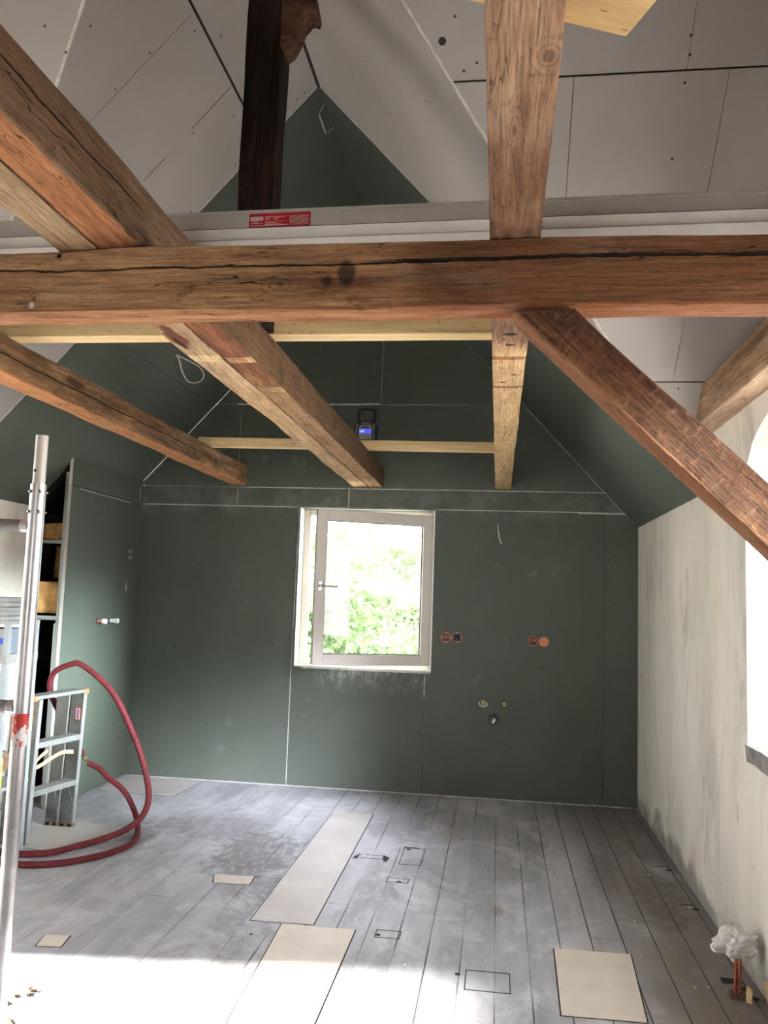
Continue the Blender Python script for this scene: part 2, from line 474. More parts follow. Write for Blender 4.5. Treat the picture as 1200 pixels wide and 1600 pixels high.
MAT['concrete'] = plain('rough_stone', (0.20, 0.19, 0.17, 1), 0.9, var=0.4, scale=14)
MAT['cardboard'] = plain('pale_box', (0.13, 0.155, 0.18, 1), 0.6)
MAT['blue'] = plain('blue_print', srgb(25, 60, 150), 0.5)
MAT['shelf'] = plain('off_white_shelf', (0.21, 0.205, 0.19, 1), 0.6)
MAT['cardb'] = plain('raw_brown_wood', srgb(160, 135, 105), 0.8)
MAT['paper'] = plain('dusty_paper', (0.22, 0.21, 0.20, 1), 0.85, var=0.25)
MAT['brown'] = plain('brown_leather', (0.13, 0.08, 0.05, 1), 0.8)
MAT['yellow'] = plain('yellow_plastic', srgb(190, 170, 40), 0.5)
MAT['cable'] = plain('white_cable', (0.6, 0.6, 0.56, 1), 0.5)
MAT['copper'] = plain('copper_pipe', srgb(150, 84, 60), 0.4, 0.6, var=0.3, scale=30)
MAT['plast_bag'] = plain('translucent_bag', (0.66, 0.66, 0.65, 1), 0.3, var=0.2, scale=40)
# red braided hose
t = NT('red_braided_hose')
n1 = t.noise(t.obj((160, 160, 160)), 1, 2)
n2 = t.noise(t.obj((7, 7, 7)), 1, 4)
c = t.ramp(n2, [(0.3, srgb(66, 14, 18)), (0.7, srgb(92, 25, 30))])
c = t.mix(t.step(n1, 0.55, 0.75), c, srgb(140, 62, 64))
t.bump(n1, 0.5, 0.003)
MAT['hose'] = t.fin(c, 0.75, 0, 0.3)
# red band on scaffold tube, chipped
t = NT('chipped_red_paint')
n1 = t.noise(t.obj((45, 45, 30)), 1, 5, 0.7)
t2 = t.xyz()[2]
th = t.math('SUBTRACT', n1, t.math('MULTIPLY', t.step(t2, 1.09, 1.03), 0.16))
m = t.step(th, 0.40, 0.36)
MAT['redpaint'] = t.fin(t.mix(m, srgb(176, 52, 42), (0.62, 0.6, 0.58, 1)), 0.5, 0, 0.4)
# glass
def glass():
    m = bpy.data.materials.new('window_glass')
    m.use_nodes = True
    nt = m.node_tree
    nt.nodes.clear()
    o = nt.nodes.new('ShaderNodeOutputMaterial')
    mx = nt.nodes.new('ShaderNodeMixShader')
    tr = nt.nodes.new('ShaderNodeBsdfTransparent')
    gl = nt.nodes.new('ShaderNodeBsdfGlossy')
    gl.inputs['Roughness'].default_value = 0.02
    fr_ = nt.nodes.new('ShaderNodeFresnel')
    fr_.inputs[0].default_value = 1.45
    tr.inputs[0].default_value = (0.95, 0.97, 0.95, 1)
    nt.links.new(fr_.outputs[0], mx.inputs[0])
    nt.links.new(tr.outputs[0], mx.inputs[1])
    nt.links.new(gl.outputs[0], mx.inputs[2])
    nt.links.new(mx.outputs[0], o.inputs[0])
    return m
MAT['glass'] = glass()
# radio display
t = NT('lit_display')
t.b.inputs['Emission Color'].default_value = (0.05, 0.07, 0.9, 1)
t.b.inputs['Emission Strength'].default_value = 1.0
MAT['display'] = t.fin((0.02, 0.02, 0.2, 1), 0.3)
t = NT('lit_display_digits')
t.b.inputs['Emission Color'].default_value = (0.25, 0.35, 1.0, 1)
t.b.inputs['Emission Strength'].default_value = 1.0
MAT['display2'] = t.fin((0.02, 0.02, 0.2, 1), 0.3)
# leaves, bark, ground
t = NT('leaves')
oi = t.noise(t.obj((3, 3, 3)), 1, 3)
c = t.ramp(oi, [(0.3, (0.085, 0.15, 0.055)), (0.7, (0.19, 0.28, 0.12))])
tl = t.n('BsdfTranslucent')
t.l(c, tl.inputs[0])
ms = t.n('MixShader')
ms.inputs[0].default_value = 0.45
m_ = t.fin(c, 0.6, 0, 0.3)
t.l(t.b.outputs[0], ms.inputs[1])
t.l(tl.outputs[0], ms.inputs[2])
t.l(ms.outputs[0], t.t.nodes['Material Output'].inputs[0])
MAT['leaf'] = m_
MAT['bark'] = plain('bark', (0.13, 0.10, 0.075, 1), 0.9)
MAT['bounce_ground'] = plain('pale_bounce_ground', (0.50, 0.47, 0.43, 1), 0.9, var=0.3)  # unseen ground, made pale to bounce sunlight up onto the ceilings
MAT['facade'] = plain('outside_render', (0.55, 0.52, 0.46, 1), 0.9)

# ------------------------------------------------------------------ mesh helpers
class M:
    def __init__(s):
        s.v, s.f, s.mi, s.mats, s.sm = [], [], [], [], []

    def mat(s, k):
        if k not in s.mats:
            s.mats.append(k)
        return s.mats.index(k)

    def add(s, vs, fs, mk, smooth=False):
        b = len(s.v)
        s.v += [tuple(p) for p in vs]
        i = s.mat(mk)
        for f in fs:
            s.f.append([b + q for q in f])
            s.mi.append(i)
            s.sm.append(smooth)

    def prism(s, pts, nvec, th, mk):
        """polygon (3D points) extruded by nvec*th"""
        n = Vector(nvec) * th
        a = [Vector(p) for p in pts]
        k = len(a)
        vs = a + [p + n for p in a]
        fs = [list(range(k))[::-1], [k + i for i in range(k)]] + [[i, (i + 1) % k, k + (i + 1) % k, k + i] for i in range(k)]
        s.add(vs, fs, mk)

    def box(s, x0, x1, y0, y1, z0, z1, mk):
        s.prism([(x0, y0, z0), (x1, y0, z0), (x1, y1, z0), (x0, y1, z0)], (0, 0, 1), z1 - z0, mk)

    def obox(s, c, ax, ay, az, sx, sy, sz, mk):
        c = Vector(c)
        ax, ay, az = Vector(ax).normalized(), Vector(ay).normalized(), Vector(az).normalized()
        p = [c + ax * (sx / 2 * i) + ay * (sy / 2 * j) - az * sz / 2 for i, j in ((-1, -1), (1, -1), (1, 1), (-1, 1))]
        s.prism(p, az, sz, mk)

    def disc(s, c, n, r, th, mk, seg=8):
        s.cyl(c, Vector(c) + Vector(n).normalized() * th, r, mk, seg, smooth=False)

    def cyl(s, a, b, r, mk, seg=16, r2=None, smooth=True, cap=True):
        a, b = Vector(a), Vector(b)
        r2 = r if r2 is None else r2
        d = (b - a).normalized()
        q = d.orthogonal().normalized()
        w = d.cross(q)
        vs = []
        for (p, rr) in ((a, r), (b, r2)):
            vs += [p + (q * math.cos(2 * math.pi * i / seg) + w * math.sin(2 * math.pi * i / seg)) * rr for i in range(seg)]
        s.add(vs, [[i, (i + 1) % seg, seg + (i + 1) % seg, seg + i] for i in range(seg)], mk, smooth)
        if cap:
            s.add(vs[:seg], [list(range(seg))[::-1]], mk)
            s.add(vs[seg:], [list(range(seg))], mk)

    def ring(s, c, n, r0, r1, th, mk, seg=24):
        c, n = Vector(c), Vector(n).normalized()
        q = n.orthogonal().normalized()
        w = n.cross(q)
        vs = []
        for (rr, h) in ((r0, 0), (r1, 0), (r1, th), (r0, th)):
            vs += [c + n * h + (q * math.cos(2 * math.pi * i / seg) + w * math.sin(2 * math.pi * i / seg)) * rr for i in range(seg)]
        fs = []
        for k in range(4):
            k2 = (k + 1) % 4
            fs += [[k * seg + i, k * seg + (i + 1) % seg, k2 * seg + (i + 1) % seg, k2 * seg + i] for i in range(seg)]
        s.add(vs, fs, mk)

    def tube(s, pts, r, mk, seg=12, closed=False):
        P = [Vector(p) for p in pts]
        n = len(P)
        T = [(P[min(i + 1, n - 1)] - P[max(i - 1, 0)]).normalized() for i in range(n)]
        q = T[0].orthogonal().normalized()
        vs = []
        for i in range(n):
            q = (q - T[i] * q.dot(T[i])).normalized()
            w = T[i].cross(q)
            rr = r(i / (n - 1)) if callable(r) else r
            vs += [P[i] + (q * math.cos(2 * math.pi * k / seg) + w * math.sin(2 * math.pi * k / seg)) * rr for k in range(seg)]
        fs = [[i * seg + k, i * seg + (k + 1) % seg, (i + 1) * seg + (k + 1) % seg, (i + 1) * seg + k] for i in range(n - 1) for k in range(seg)]
        s.add(vs, fs, mk, True)
        s.add(vs[:seg], [list(range(seg))[::-1]], mk)
        s.add(vs[-seg:], [list(range(seg))], mk)

    def build(s, name, parent=None, bevel=0.0, origin=None):
        me = bpy.data.meshes.new(name)
        vs = s.v
        loc = Vector((0, 0, 0))
        me.from_pydata(vs, [], s.f)
        for k in s.mats:
            me.materials.append(MAT[k] if isinstance(k, str) else k)
        me.polygons.foreach_set('material_index', s.mi)
        me.polygons.foreach_set('use_smooth', s.sm)
        me.update()
        bm = bmesh.new()
        bm.from_mesh(me)
        bmesh.ops.recalc_face_normals(bm, faces=bm.faces)
        bm.to_mesh(me)
        bm.free()
        o = bpy.data.objects.new(name, me)
        COL.objects.link(o)
        if parent is not None:
            o.parent = parent
            o.location = -parent.location
        if bevel:
            b = o.modifiers.new('bevel', 'BEVEL')
            b.width = bevel
            b.segments = 2
            b.limit_method = 'ANGLE'
        return o


def tag(o, label, cat, group=None, kind=None):
    if label:
        o['label'] = label
    if cat:
        o['category'] = cat
    if group:
        o['group'] = group
    if kind:
        o['kind'] = kind
    return o


def struct(o, label=None):
    o['kind'] = 'structure'
    if label:
        o['label'] = label
    return o


def empty(name, loc, label, cat, group=None):
    o = bpy.data.objects.new(name, None)
    COL.objects.link(o)
    o.location = loc
    o.empty_display_size = 0.1
    return tag(o, label, cat, group)


def spline(pts, n=12):
    P = [Vector(p) for p in pts]
    P = [P[0] * 2 - P[1]] + P + [P[-1] * 2 - P[-2]]
    out = []
    for i in range(1, len(P) - 2):
        for k in range(n):
            u = k / n
            a, b, c_, d = P[i - 1], P[i], P[i + 1], P[i + 2]
            out.append(0.5 * ((2 * b) + (c_ - a) * u + (2 * a - 5 * b + 4 * c_ - d) * u * u + (3 * b - a - 3 * c_ + d) * u ** 3))
    out.append(P[-2])
    return out


def clip(poly, a, b, c):
    """keep a*u+b*v<=c"""
    out = []
    for i in range(len(poly)):
        p, q = poly[i], poly[(i + 1) % len(poly)]
        dp, dq = a * p[0] + b * p[1] - c, a * q[0] + b * q[1] - c
        if dp <= 0:
            out.append(p)
        if dp * dq < 0:
            k = dp / (dp - dq)
            out.append((p[0] + (q[0] - p[0]) * k, p[1] + (q[1] - p[1]) * k))
    return out


def split(polys, a, b, c, gap, lo=None, hi=None):
    """split the polygons at a*u+b*v=c leaving a gap; lo/hi: only those whose centroid lies in the window (umin,umax,vmin,vmax)"""
    out = []
    for p in polys:
        cu = sum(q[0] for q in p) / len(p)
        cv_ = sum(q[1] for q in p) / len(p)
        if lo and not (lo[0] <= cu <= lo[1] and lo[2] <= cv_ <= lo[3]):
            out.append(p)
            continue
        for (A, B, Cc) in ((a, b, c - gap / 2), (-a, -b, -c - gap / 2)):
            r = clip(p, A, B, Cc)
            if len(r) >= 3:
                ar = 0
                for i in range(len(r)):
                    x1, y1 = r[i]
                    x2, y2 = r[(i + 1) % len(r)]
                    ar += x1 * y2 - x2 * y1
                if abs(ar) > 1e-4:
                    out.append(r)
    return out


def rough_strip(m, P, pts, w, n, mk='joint', proud=0.0015, seed=0):
    """an uneven ribbon of joint compound lying on a surface; pts in (u,v), P maps to 3D, n normal towards the room"""
    n = Vector(n)
    L = sum((Vector(pts[i + 1]) - Vector(pts[i])).length for i in range(len(pts) - 1))
    k = max(6, int(L / 0.03))
    vs = []
    for i in range(k + 1):
        u = i / k * (len(pts) - 1)
        j = min(int(u), len(pts) - 2)
        a, b = Vector(pts[j]), Vector(pts[j + 1])
        p = a.lerp(b, u - j)
        d = (b - a).normalized()
        q = Vector((-d.y, d.x))
        s1 = w * (0.5 + 0.9 * abs(noise.noise(Vector((i * 0.37, seed, 0)))))
        s2 = w * (0.5 + 0.9 * abs(noise.noise(Vector((i * 0.41, seed + 9, 0)))))
        if i in (0, k):
            s1 *= 0.3
            s2 *= 0.3
        a3 = Vector(P(*(p + q * s1)))
        b3 = Vector(P(*(p - q * s2)))
        vs += [a3 + n * 0.0004, a3.lerp(b3, 0.5) + n * proud * 2, b3 + n * 0.0004]
    fs = []
    for i in range(k):
        fs += [[3 * i, 3 * i + 1, 3 * i + 4, 3 * i + 3], [3 * i + 1, 3 * i + 2, 3 * i + 5, 3 * i + 4]]
    m.add(vs, fs, mk, True)


# ------------------------------------------------------------------ floor
m = M()
m.box(XL - 0.4, XR + 0.4, YN - 0.3, D + 0.3, -0.14, 0.0, 'floor')
struct(m.build('floor'))

# ------------------------------------------------------------------ walls
def side_wall(name, x, nx, th, y0, y1, top, hole, mk):
    """wall in a plane x=const, room side at x, outside at x+nx*th; hole=(ya,yb,zb,ztop(y))"""
    m = M()
    ya, yb, zb, zt = hole
    ys = sorted(set([y0, y1, ya, yb] + [y0 + (y1 - y0) * i / 60 for i in range(61)] + [ya + (yb - ya) * i / 24 for i in range(25)]))
    xo = x + nx * th
    for i in range(len(ys) - 1):
        a, b = ys[i], ys[i + 1]
        if b - a < 1e-6:
            continue
        ta, tb = top(a), top(b)
        if a >= ya - 1e-6 and b <= yb + 1e-6:
            ha, hb = zt(a), zt(b)
            for (p, q, r, s_) in (((a, 0), (b, 0), (b, zb), (a, zb)), ((a, ha), (b, hb), (b, tb), (a, ta))):
                m.add([(x, *p), (x, *q), (x, *r), (x, *s_)], [[0, 1, 2, 3]], mk)
                m.add([(xo, *p), (xo, *q), (xo, *r), (xo, *s_)], [[0, 1, 2, 3]], 'facade')
            m.add([(x, a, ha), (x, b, hb), (xo, b, hb), (xo, a, ha)], [[0, 1, 2, 3]], mk)
            m.add([(x, a, zb), (x, b, zb), (xo, b, zb), (xo, a, zb)], [[0, 1, 2, 3]], mk)
        else:
            m.add([(x, a, 0), (x, b, 0), (x, b, tb), (x, a, ta)], [[0, 1, 2, 3]], mk)
            m.add([(xo, a, 0), (xo, b, 0), (xo, b, tb), (xo, a, ta)], [[0, 1, 2, 3]], 'facade')
        m.add([(x, a, ta), (x, b, tb), (xo, b, tb), (xo, a, ta)], [[0, 1, 2, 3]], mk)
    for yy in (ya, yb):
        m.add([(x, yy, zb), (xo, yy, zb), (xo, yy, zt(yy)), (x, yy, zt(yy))], [[0, 1, 2, 3]], mk)
    return struct(m.build(name))


def topR(y):
    return max(ZE_R, min(RZ, RZ - KR * abs(y - VR0))) + 0.03


def topL(y):
    return max(ZE_L, min(RZ, RZ - KL * abs(y - VL0))) + 0.03


def archR(y):
    k = (y - 2.495) / 1.295
    return 2.08 + 0.32 * math.sqrt(max(0, 1 - k * k))


RHY = (1.20, 3.79)
side_wall('wall_right', XR, 1, 0.36, YN, D + 0.3, lambda y: min(topR(y), 2.565), (RHY[0], RHY[1], 0.93, archR), 'white')
LHY = (1.9, 3.19)
side_wall('wall_left', XL, -1, 0.36, YN, D + 0.3, topL, (LHY[0], LHY[1], 0.45, lambda y: 2.12), 'white')
portal((XR + 0.3, 2.495, 1.6), (-1, 0, 0), 2.55, 1.5)
portal((XL - 0.3, 2.545, 1.28), (1, 0, 0), 1.28, 1.66)

# set-back gable wall over the right wall
m = M()
m.prism([(XR + .30, -.75, 2.40), (XR + .30, 4.76, 2.40), (XR + .30, 4.30, 2.48), (XR + .30, VR0, RZ + .03), (XR + .30, 2 * VR0 - 4.30, 2.48)], (1, 0, 0), .06, 'white')
struct(m.build('wall_right_gable'))
# rear wall behind the photographer, with an unseen window opening added to light the crossbeam front
m = M()
rw = (-1.3, -0.5, 1.0, 2.0)
m.box(XL, rw[0], YN - 0.3, YN, 0, 2.4, 'white')
m.box(rw[1], XR, YN - 0.3, YN, 0, 2.4, 'white')
m.box(rw[0], rw[1], YN - 0.3, YN, 0, rw[2], 'white')
m.box(rw[0], rw[1], YN - 0.3, YN, rw[3], 2.4, 'white')
m.prism([(XL, YN, 2.05), (XR, YN, 2.05), (XR, YN, ZE_R), (RX, YN, RZ), (XL, YN, ZE_L)], (0, -1, 0), 0.3, 'grey')
struct(m.build('wall_rear'))
portal(((rw[0] + rw[1]) / 2, YN - 0.2, 1.5), (0, 1, 0), 0.78, 0.98)

# back wall: masonry behind, green boards in front
WX0, WX1, WZ0, WZ1 = -1.600, -0.517, 0.940, 2.203
m = M()
def slopeZ(x):
    return RZ - RM * abs(x - RX)
yb0, yb1 = D + 0.0125, D + 0.30
for (x0, x1, z0, z1) in ((XL, WX0 - .004, 0, ZE_R), (WX1 + .004, XR, 0, ZE_R), (WX0 - .004, WX1 + .004, 0, WZ0 - .004)):
    m.box(x0, x1, yb0, yb1, z0, z1, 'joint')
zz = WZ1 + .004
m.prism([(WX0 - .004, yb0, zz), (WX1 + .004, yb0, zz), (WX1 + .004, yb0, 2.4), (WX0 - .004, yb0, 2.4)], (0, 1, 0), yb1 - yb0, 'joint')
m.prism([(XL, yb0, ZE_L - .02), (WX0 - .004, yb0, ZE_L - .02), (WX0 - .004, yb0, 2.4), (WX1 + .004, yb0, 2.4), (WX1 + .004, yb0, ZE_R), (XR, yb0, ZE_R), (XR, yb0, ZE_R + .03), (RX, yb0, RZ + .03), (XL, yb0, ZE_L + .03)], (0, 1, 0), yb1 - yb0, 'joint')
# reveal lining
RY0, RY1 = D, D + 0.29
m.box(WX0 - .0039, WX0, RY0 - .001, RY1, WZ0, WZ1, 'reveal')
m.box(WX1, WX1 + .012, RY0 - .001, RY1, WZ0, WZ1, 'reveal')
m.box(WX0 - .003, WX1 + .012, RY0 - .001, RY1, WZ1, WZ1 + .004, 'green_back')
m.box(WX0 - .003, WX1 + .012, RY0 - .003, RY1, WZ0 - .010, WZ0, 'reveal')
full = [[(XP, 0.004), (XR, 0.004), (XR, ZE_R), (RX, RZ - .003), (XP, slopeZ(XP) - .003)]]
g = 0.004
polys = split(full, 0, 1, 2.209, 0.007)
polys = split(polys, 0, 1, 2.3665, 0.006, (-9, 9, 2.21, 9))
polys = split(polys, 0, 1, 3.061, 0.005, (-9, 9, 2.4, 9))
low = (-9, 9, 0, 2.2)
polys = split(polys, 1, 0, -1.626, 0.008, low)
polys = split(polys, 1, 0, 0.8075, 0.003, low)
polys = split(polys, 1, 0, -2.142, 0.005, (-9, 9, 2.21, 2.36))
polys = split(polys, 1, 0, -1.210, 0.009, (-9, 9, 2.21, 2.36))
polys = split(polys, 1, 0, -2.146, 0.004, (-9, 9, 2.38, 3.05))
polys = split(polys, 1, 0, -0.972, 0.004, (-9, 9, 3.07, 9))
# cut the window opening out of the wide low board
out = []
for p in polys:
    us = [q[0] for q in p]
    vs = [q[1] for q in p]
    if min(us) < WX0 - 0.001 and max(us) > WX1 and max(vs) < 2.21:
        x0, x1, z0, z1 = min(us), max(us), min(vs), max(vs)
        out += [[(x0, z0), (-0.556, z0), (-0.556, WZ0 - .012), (x0, WZ0 - .012)],
                [(x0, WZ0 - .012), (WX0 - .004, WZ0 - .012), (WX0 - .004, z1), (x0, z1)],
                [(-0.552, z0), (x1, z0), (x1, z1), (WX1 + .012, z1), (WX1 + .012, WZ0 - .012), (-0.552, WZ0 - .012)]]
    else:
        out.append(p)
for p in out:
    m.prism([(u, D, v) for u, v in p], (0, 1, 0), 0.012, 'green_back')
PB = lambda u, v: (u, D, v)
nb = (0, -1, 0)
for i, (pts, w) in enumerate([([(-2.95, 2.212), (-1.63, 2.209)], .005), ([(-1.6, 2.208), (-1.2, 2.209)], .005), ([(-0.5, 2.209), (0.98, 2.209)], .0045), ([(0.6, 2.203), (0.97, 2.201)], .008),
                           ([(-2.06, 2.366), (-1.2, 2.366)], .006), ([(-1.2, 2.367), (0.82, 2.366)], .0045), ([(-1.43, 3.061), (-0.98, 3.064)], .010), ([(-2.19, 3.063), (-2.05, 3.063)], .012), ([(-0.97, 3.06), (-0.25, 3.06)], .002),
                           ([(-1.626, 0.02), (-1.626, 1.0)], .004), ([(-1.626, 1.0), (-1.612, 2.2)], .003), ([(-1.210, 2.22), (-1.210, 2.36)], .006), ([(-2.142, 2.22), (-2.142, 2.36)], .003), ([(-2.146, 2.40), (-2.142, 3.05)], .003),
                           ([(-0.972, 3.08), (-0.972, 3.7)], .0025), ([(-0.554, 0.9), (-0.554, 0.72)], .006)]):
    rough_strip(m, PB, pts, w, nb, seed=i)
# slope junction filler
rough_strip(m, PB, [(0.98, slopeZ(0.98) - .012), (0.19, slopeZ(0.19) - .012)], .003, nb, seed=31)
rough_strip(m, PB, [(-2.95, slopeZ(-2.95) - .012), (-2.62, slopeZ(-2.62) - .012)], .003, nb, seed=33)
# ragged plaster under the sill
rough_strip(m, PB, [(WX0 + .05, WZ0 - .016), (WX1 + .01, WZ0 - .018)], .010, nb, 'joint', seed=40)
# screws
def screw(m, P, n, u, v, r=0.0048):
    m.disc(Vector(P(u, v)), n, r, 0.0009, 'screw', 6)
rnd = random.Random(3)
for (xs_, z0, z1, dz) in ((-2.90, .15, 2.1, .24), (-2.3, .2, 2.1, .25), (-1.66, .1, 2.1, .17), (-1.59, .1, .9, .17), (-1.09, .1, .85, .25), (-.585, .1, .85, .2), (-.53, .1, .85, .2), (-.47, 1.0, 2.1, .25), (.1, .15, 2.1, .26), (.76, .1, 2.1, .24), (.84, .1, 2.1, .2), (1.02, .3, 2.0, .35), (.35, 1.0, 1.35, .14)):
    z = z0
    while z < z1:
        if rnd.random() < .9:
            screw(m, PB, nb, xs_ + rnd.uniform(-.012, .012), z + rnd.uniform(-.03, .03))
        z += dz
for zz_ in (2.185, 2.235, 2.34, 2.39, 3.04, 3.085):
    x = -2.6 if zz_ < 2.4 else -1.9
    while x < (0.75 if zz_ < 2.5 else 0.1):
        if not (zz_ < 2.2 and WX0 - .05 < x < WX1 + .05) and rnd.random() < .75:
            screw(m, PB, nb, x + rnd.uniform(-.03, .03), zz_)
        x += 0.27
for q in ((-.25, 2.75), (.25, 2.6), (.5, 2.5), (-2.5, 2.48), (-1.7, 2.75), (-.6, 2.75), (-.5, 3.3), (-1.5, 3.5)):
    screw(m, PB, nb, *q)
struct(m.build('wall_back'))
portal(((WX0 + WX1) / 2, D + 0.28, 1.57), (0, -1, 0), 1.06, 1.24)

# ------------------------------------------------------------------ sloping ceiling
def plane_mesh(name, polys, zf, nrm, mk, back='gap', th=0.012, strips=(), screws=(), full=None, back_mk=None):
    """boards lying in the plane z=zf(x,y); nrm points to the room"""
    m = M()
    nrm = Vector(nrm).normalized()
    P = lambda u, v: (u, v, zf(u, v))
    for p in polys:
        m.prism([P(*q) for q in p], -nrm, th, mk)
    if full:
        for p in full:
            m.prism([Vector(P(*q)) - nrm * (th + 0.0005) for q in p], -nrm, 0.05, back)
    for i, (pts, w, k) in enumerate(strips):
        rough_strip(m, P, pts, w, nrm, k, seed=i + 50)
    for s_ in screws:
        screw(m, P, nrm, s_[0], s_[1], s_[2] if len(s_) > 2 else 0.0055)
    return struct(m.build(name))


zR = lambda x, y: RZ - RM * (x - RX)
zL = lambda x, y: RZ - RM * (RX - x)
nR = (-RM, 0, -1)
nL = (RM, 0, -1)
xvR = RX + (GB - VR0) / VRK          # valley x at the green border
yvR = VR0 + VRK * (XR - RX)
yvL = VL0 + VLK * (RX - XL)
# green, right
gr_poly = [(RX, GB), (xvR, GB), (XR, yvR), (XR, D), (RX, D)]
plane_mesh('ceiling', [gr_poly], zR, nR, 'green', full=[gr_poly], screws=[(x, GB + .03) for x in (-.9, -.65, -.4, -.1, .2, .5)] + [(0.2, 5.4), (.2, 6.2), (.7, 5.3)])
# green, left
gl_poly = [(RX, GB), (XL, GB), (XL, D), (RX, D)]
pl = split([gl_poly], 1, 0, -2.385, 0.0015)
pl = split(pl, 1, 0, -1.10, 0.001)
sym = [([(-1.080, 4.696), (-1.101, 4.66)], .003, 'joint'), ([(-1.101, 4.655), (-1.134, 4.683)], .003, 'joint')]
sy = [([(-1.095, 4.66), (-1.134, 4.683)], .004, 'joint'), ([(-1.134, 4.683), (-1.137, 4.909)], .006, 'joint'), ([(-1.137, 4.909), (-1.094, 4.915)], .004, 'joint')]
plane_mesh('ceiling', pl, zL, nL, 'green', full=[gl_poly], strips=sy, screws=[(-1.3, GB + .04), (-1.6, GB + .04), (-2.0, GB + .04), (-2.4, GB + .04), (-2.8, GB + .04)])
# grey, right main slope (far part)
p0 = [(RX, VR0), (xvR, GB), (RX, GB)]
pl = split([p0], 1, 0, -0.775, 0.003)
plane_mesh('ceiling', pl, zR, nR, 'grey', full=[p0], strips=[([(RX + .02, GB - .008), (xvR - .02, GB - .008)], .004, 'joint'), ([(-0.775, 2.9), (-0.775, GB - .02)], .006, 'grey')],
           screws=[(-.9, 4.2), (-.66, 3.6), (-.5, 4.3), (-.3, 4.2), (-.15, 4.3), (-.95, 3.5), (-.35, 3.4)])
p1 = [(RX, VR0), (RX, YN), (XR, YN), (XR, 2 * VR0 - yvR)]
plane_mesh('ceiling', [p1], zR, nR, 'grey', full=[p1])
# grey, left main slope
p0 = [(RX, VL0), (RX, GB), (XL, GB), (XL, yvL)]
pl = split([p0], 1, 0, -1.407, 0.010)
pl = split(pl, 0, 1, 3.363, 0.0035, (-9, -1.41, 0, 9))
scr = [(-1.32, 3.2), (-1.37, 3.6), (-1.36, 4.05), (-1.44, 3.45), (-1.46, 4.1), (-1.6, 3.34), (-1.75, 3.34), (-1.62, 3.95), (-1.55, 4.42), (-1.8, 4.42), (-2.1, 4.42), (-2.4, 4.42), (-2.7, 4.42), (-1.2, 4.42), (-1.16, 4.43), (-1.3, 4.43), (-1.8, 3.0), (-1.95, 3.1), (-1.7, 3.0)]
plane_mesh('ceiling', pl, zL, nL, 'grey', full=[p0], strips=[([(RX - .02, GB - .008), (XL + .03, GB - .008)], .005, 'joint'), ([(-1.42, 3.91), (-1.62, 3.915)], .0012, 'gap'), ([(-1.755, 3.92), (-1.86, 3.92)], .0012, 'gap')], screws=scr)
p1 = [(RX, VL0), (RX, YN), (XL, YN), (XL, 2 * VL0 - yvL)]
plane_mesh('ceiling', [p1], zL, nL, 'grey', full=[p1])
# right cross gable
zD = lambda x, y: RZ - KR * abs(y - VR0)
pD = [(RX, VR0), (XR + .31, VR0), (XR + .31, yvR), (XR, yvR)]
pl = split([pD], 0, 1, 3.068, 0.006)
pl = split(pl, 0, 1, 4.102, 0.006, (-9, 9, 3.07, 9))
pl = split(pl, 1, 0, 0.25, 0.0025, (-9, 9, 3.07, 4.1))
pl = split(pl, 1, 0, 0.82, 0.0025, (0.25, 9, 3.07, 4.1))
pl = split(pl, 1, 0, 0.664, 0.002, (0, 9, 0, 3.06))
vx = lambda y: RX + (y - VR0) / VRK
plane_mesh('ceiling', pl, zD, (0, -KR, -1), 'grey', full=[pD], strips=[([(vx(y) + 0.012, y) for y in (2.15, 2.8, 3.4, 4.0, 4.55)], .007, 'joint')],
           screws=[(-.25, 2.96, .016), (.667, 3.028), (.664, 3.10), (.659, 3.31), (.661, 2.98), (.1, 3.03), (.17, 3.1), (-.12, 3.02), (-.2, 2.9), (.85, 4.13), (.5, 3.75), (.3, 3.6), (.9, 3.75), (-.17, 3.04), (-.06, 3.09)])
pN = [(RX, VR0), (XR + .31, VR0), (XR + .31, 2 * VR0 - yvR), (XR, 2 * VR0 - yvR)]
plane_mesh('ceiling', [pN], zD, (0, KR, -1), 'grey', full=[pN])
# left cross gable
zDL = lambda x, y: RZ - KL * abs(y - VL0)
pD = [(RX, VL0), (XL, VL0), (XL, yvL)]
vxl = lambda y: RX - (y - VL0) / VLK
plane_mesh('ceiling', [pD], zDL, (0, -KL, -1), 'grey', full=[pD], strips=[([(vxl(y) - 0.012, y) for y in (2.5, 3.0, 3.5, 4.0, 4.3)], .008, 'joint')], screws=[(-1.87, 2.95), (-2.05, 2.9)])
pN = [(RX, VL0), (XL, VL0), (XL, 2 * VL0 - yvL)]
plane_mesh('ceiling', [pN], zDL, (0, KL, -1), 'grey', full=[pN])
# ridge gap filler line
m = M()
m.box(RX - .008, RX + .008, 2.6, GB - .01, RZ - .012, RZ - .004, 'gap')
struct(m.build('trim_1'))

# ------------------------------------------------------------------ partition in front of the left wall
m = M()
yP0 = 5.437
zp1, zp2 = 2.206, slopeZ(XP) - 0.006
PX = lambda y, z: (XP, y, z)
m.prism([(XP, yP0, .004), (XP, D, .004), (XP, D, zp1), (XP, yP0, zp1)], (-1, 0, 0), 0.012, 'green')
m.prism([(XP, yP0, zp1 + .004), (XP, D, zp1 + .004), (XP, D, zp2), (XP, yP0, zp2)], (-1, 0, 0), 0.012, 'green')
m.prism([(XP - .0125, yP0 + .003, .004), (XP - .0125, D, .004), (XP - .0125, D, zp1), (XP - .0125, yP0 + .003, zp1)], (-1, 0, 0), 0.012, 'edge')
m.prism([(XP - .0125, yP0 + .003, zp1 + .004), (XP - .0125, D, zp1 + .004), (XP - .0125, D, zp2), (XP - .0125, yP0 + .003, zp2)], (-1, 0, 0), 0.012, 'edge')
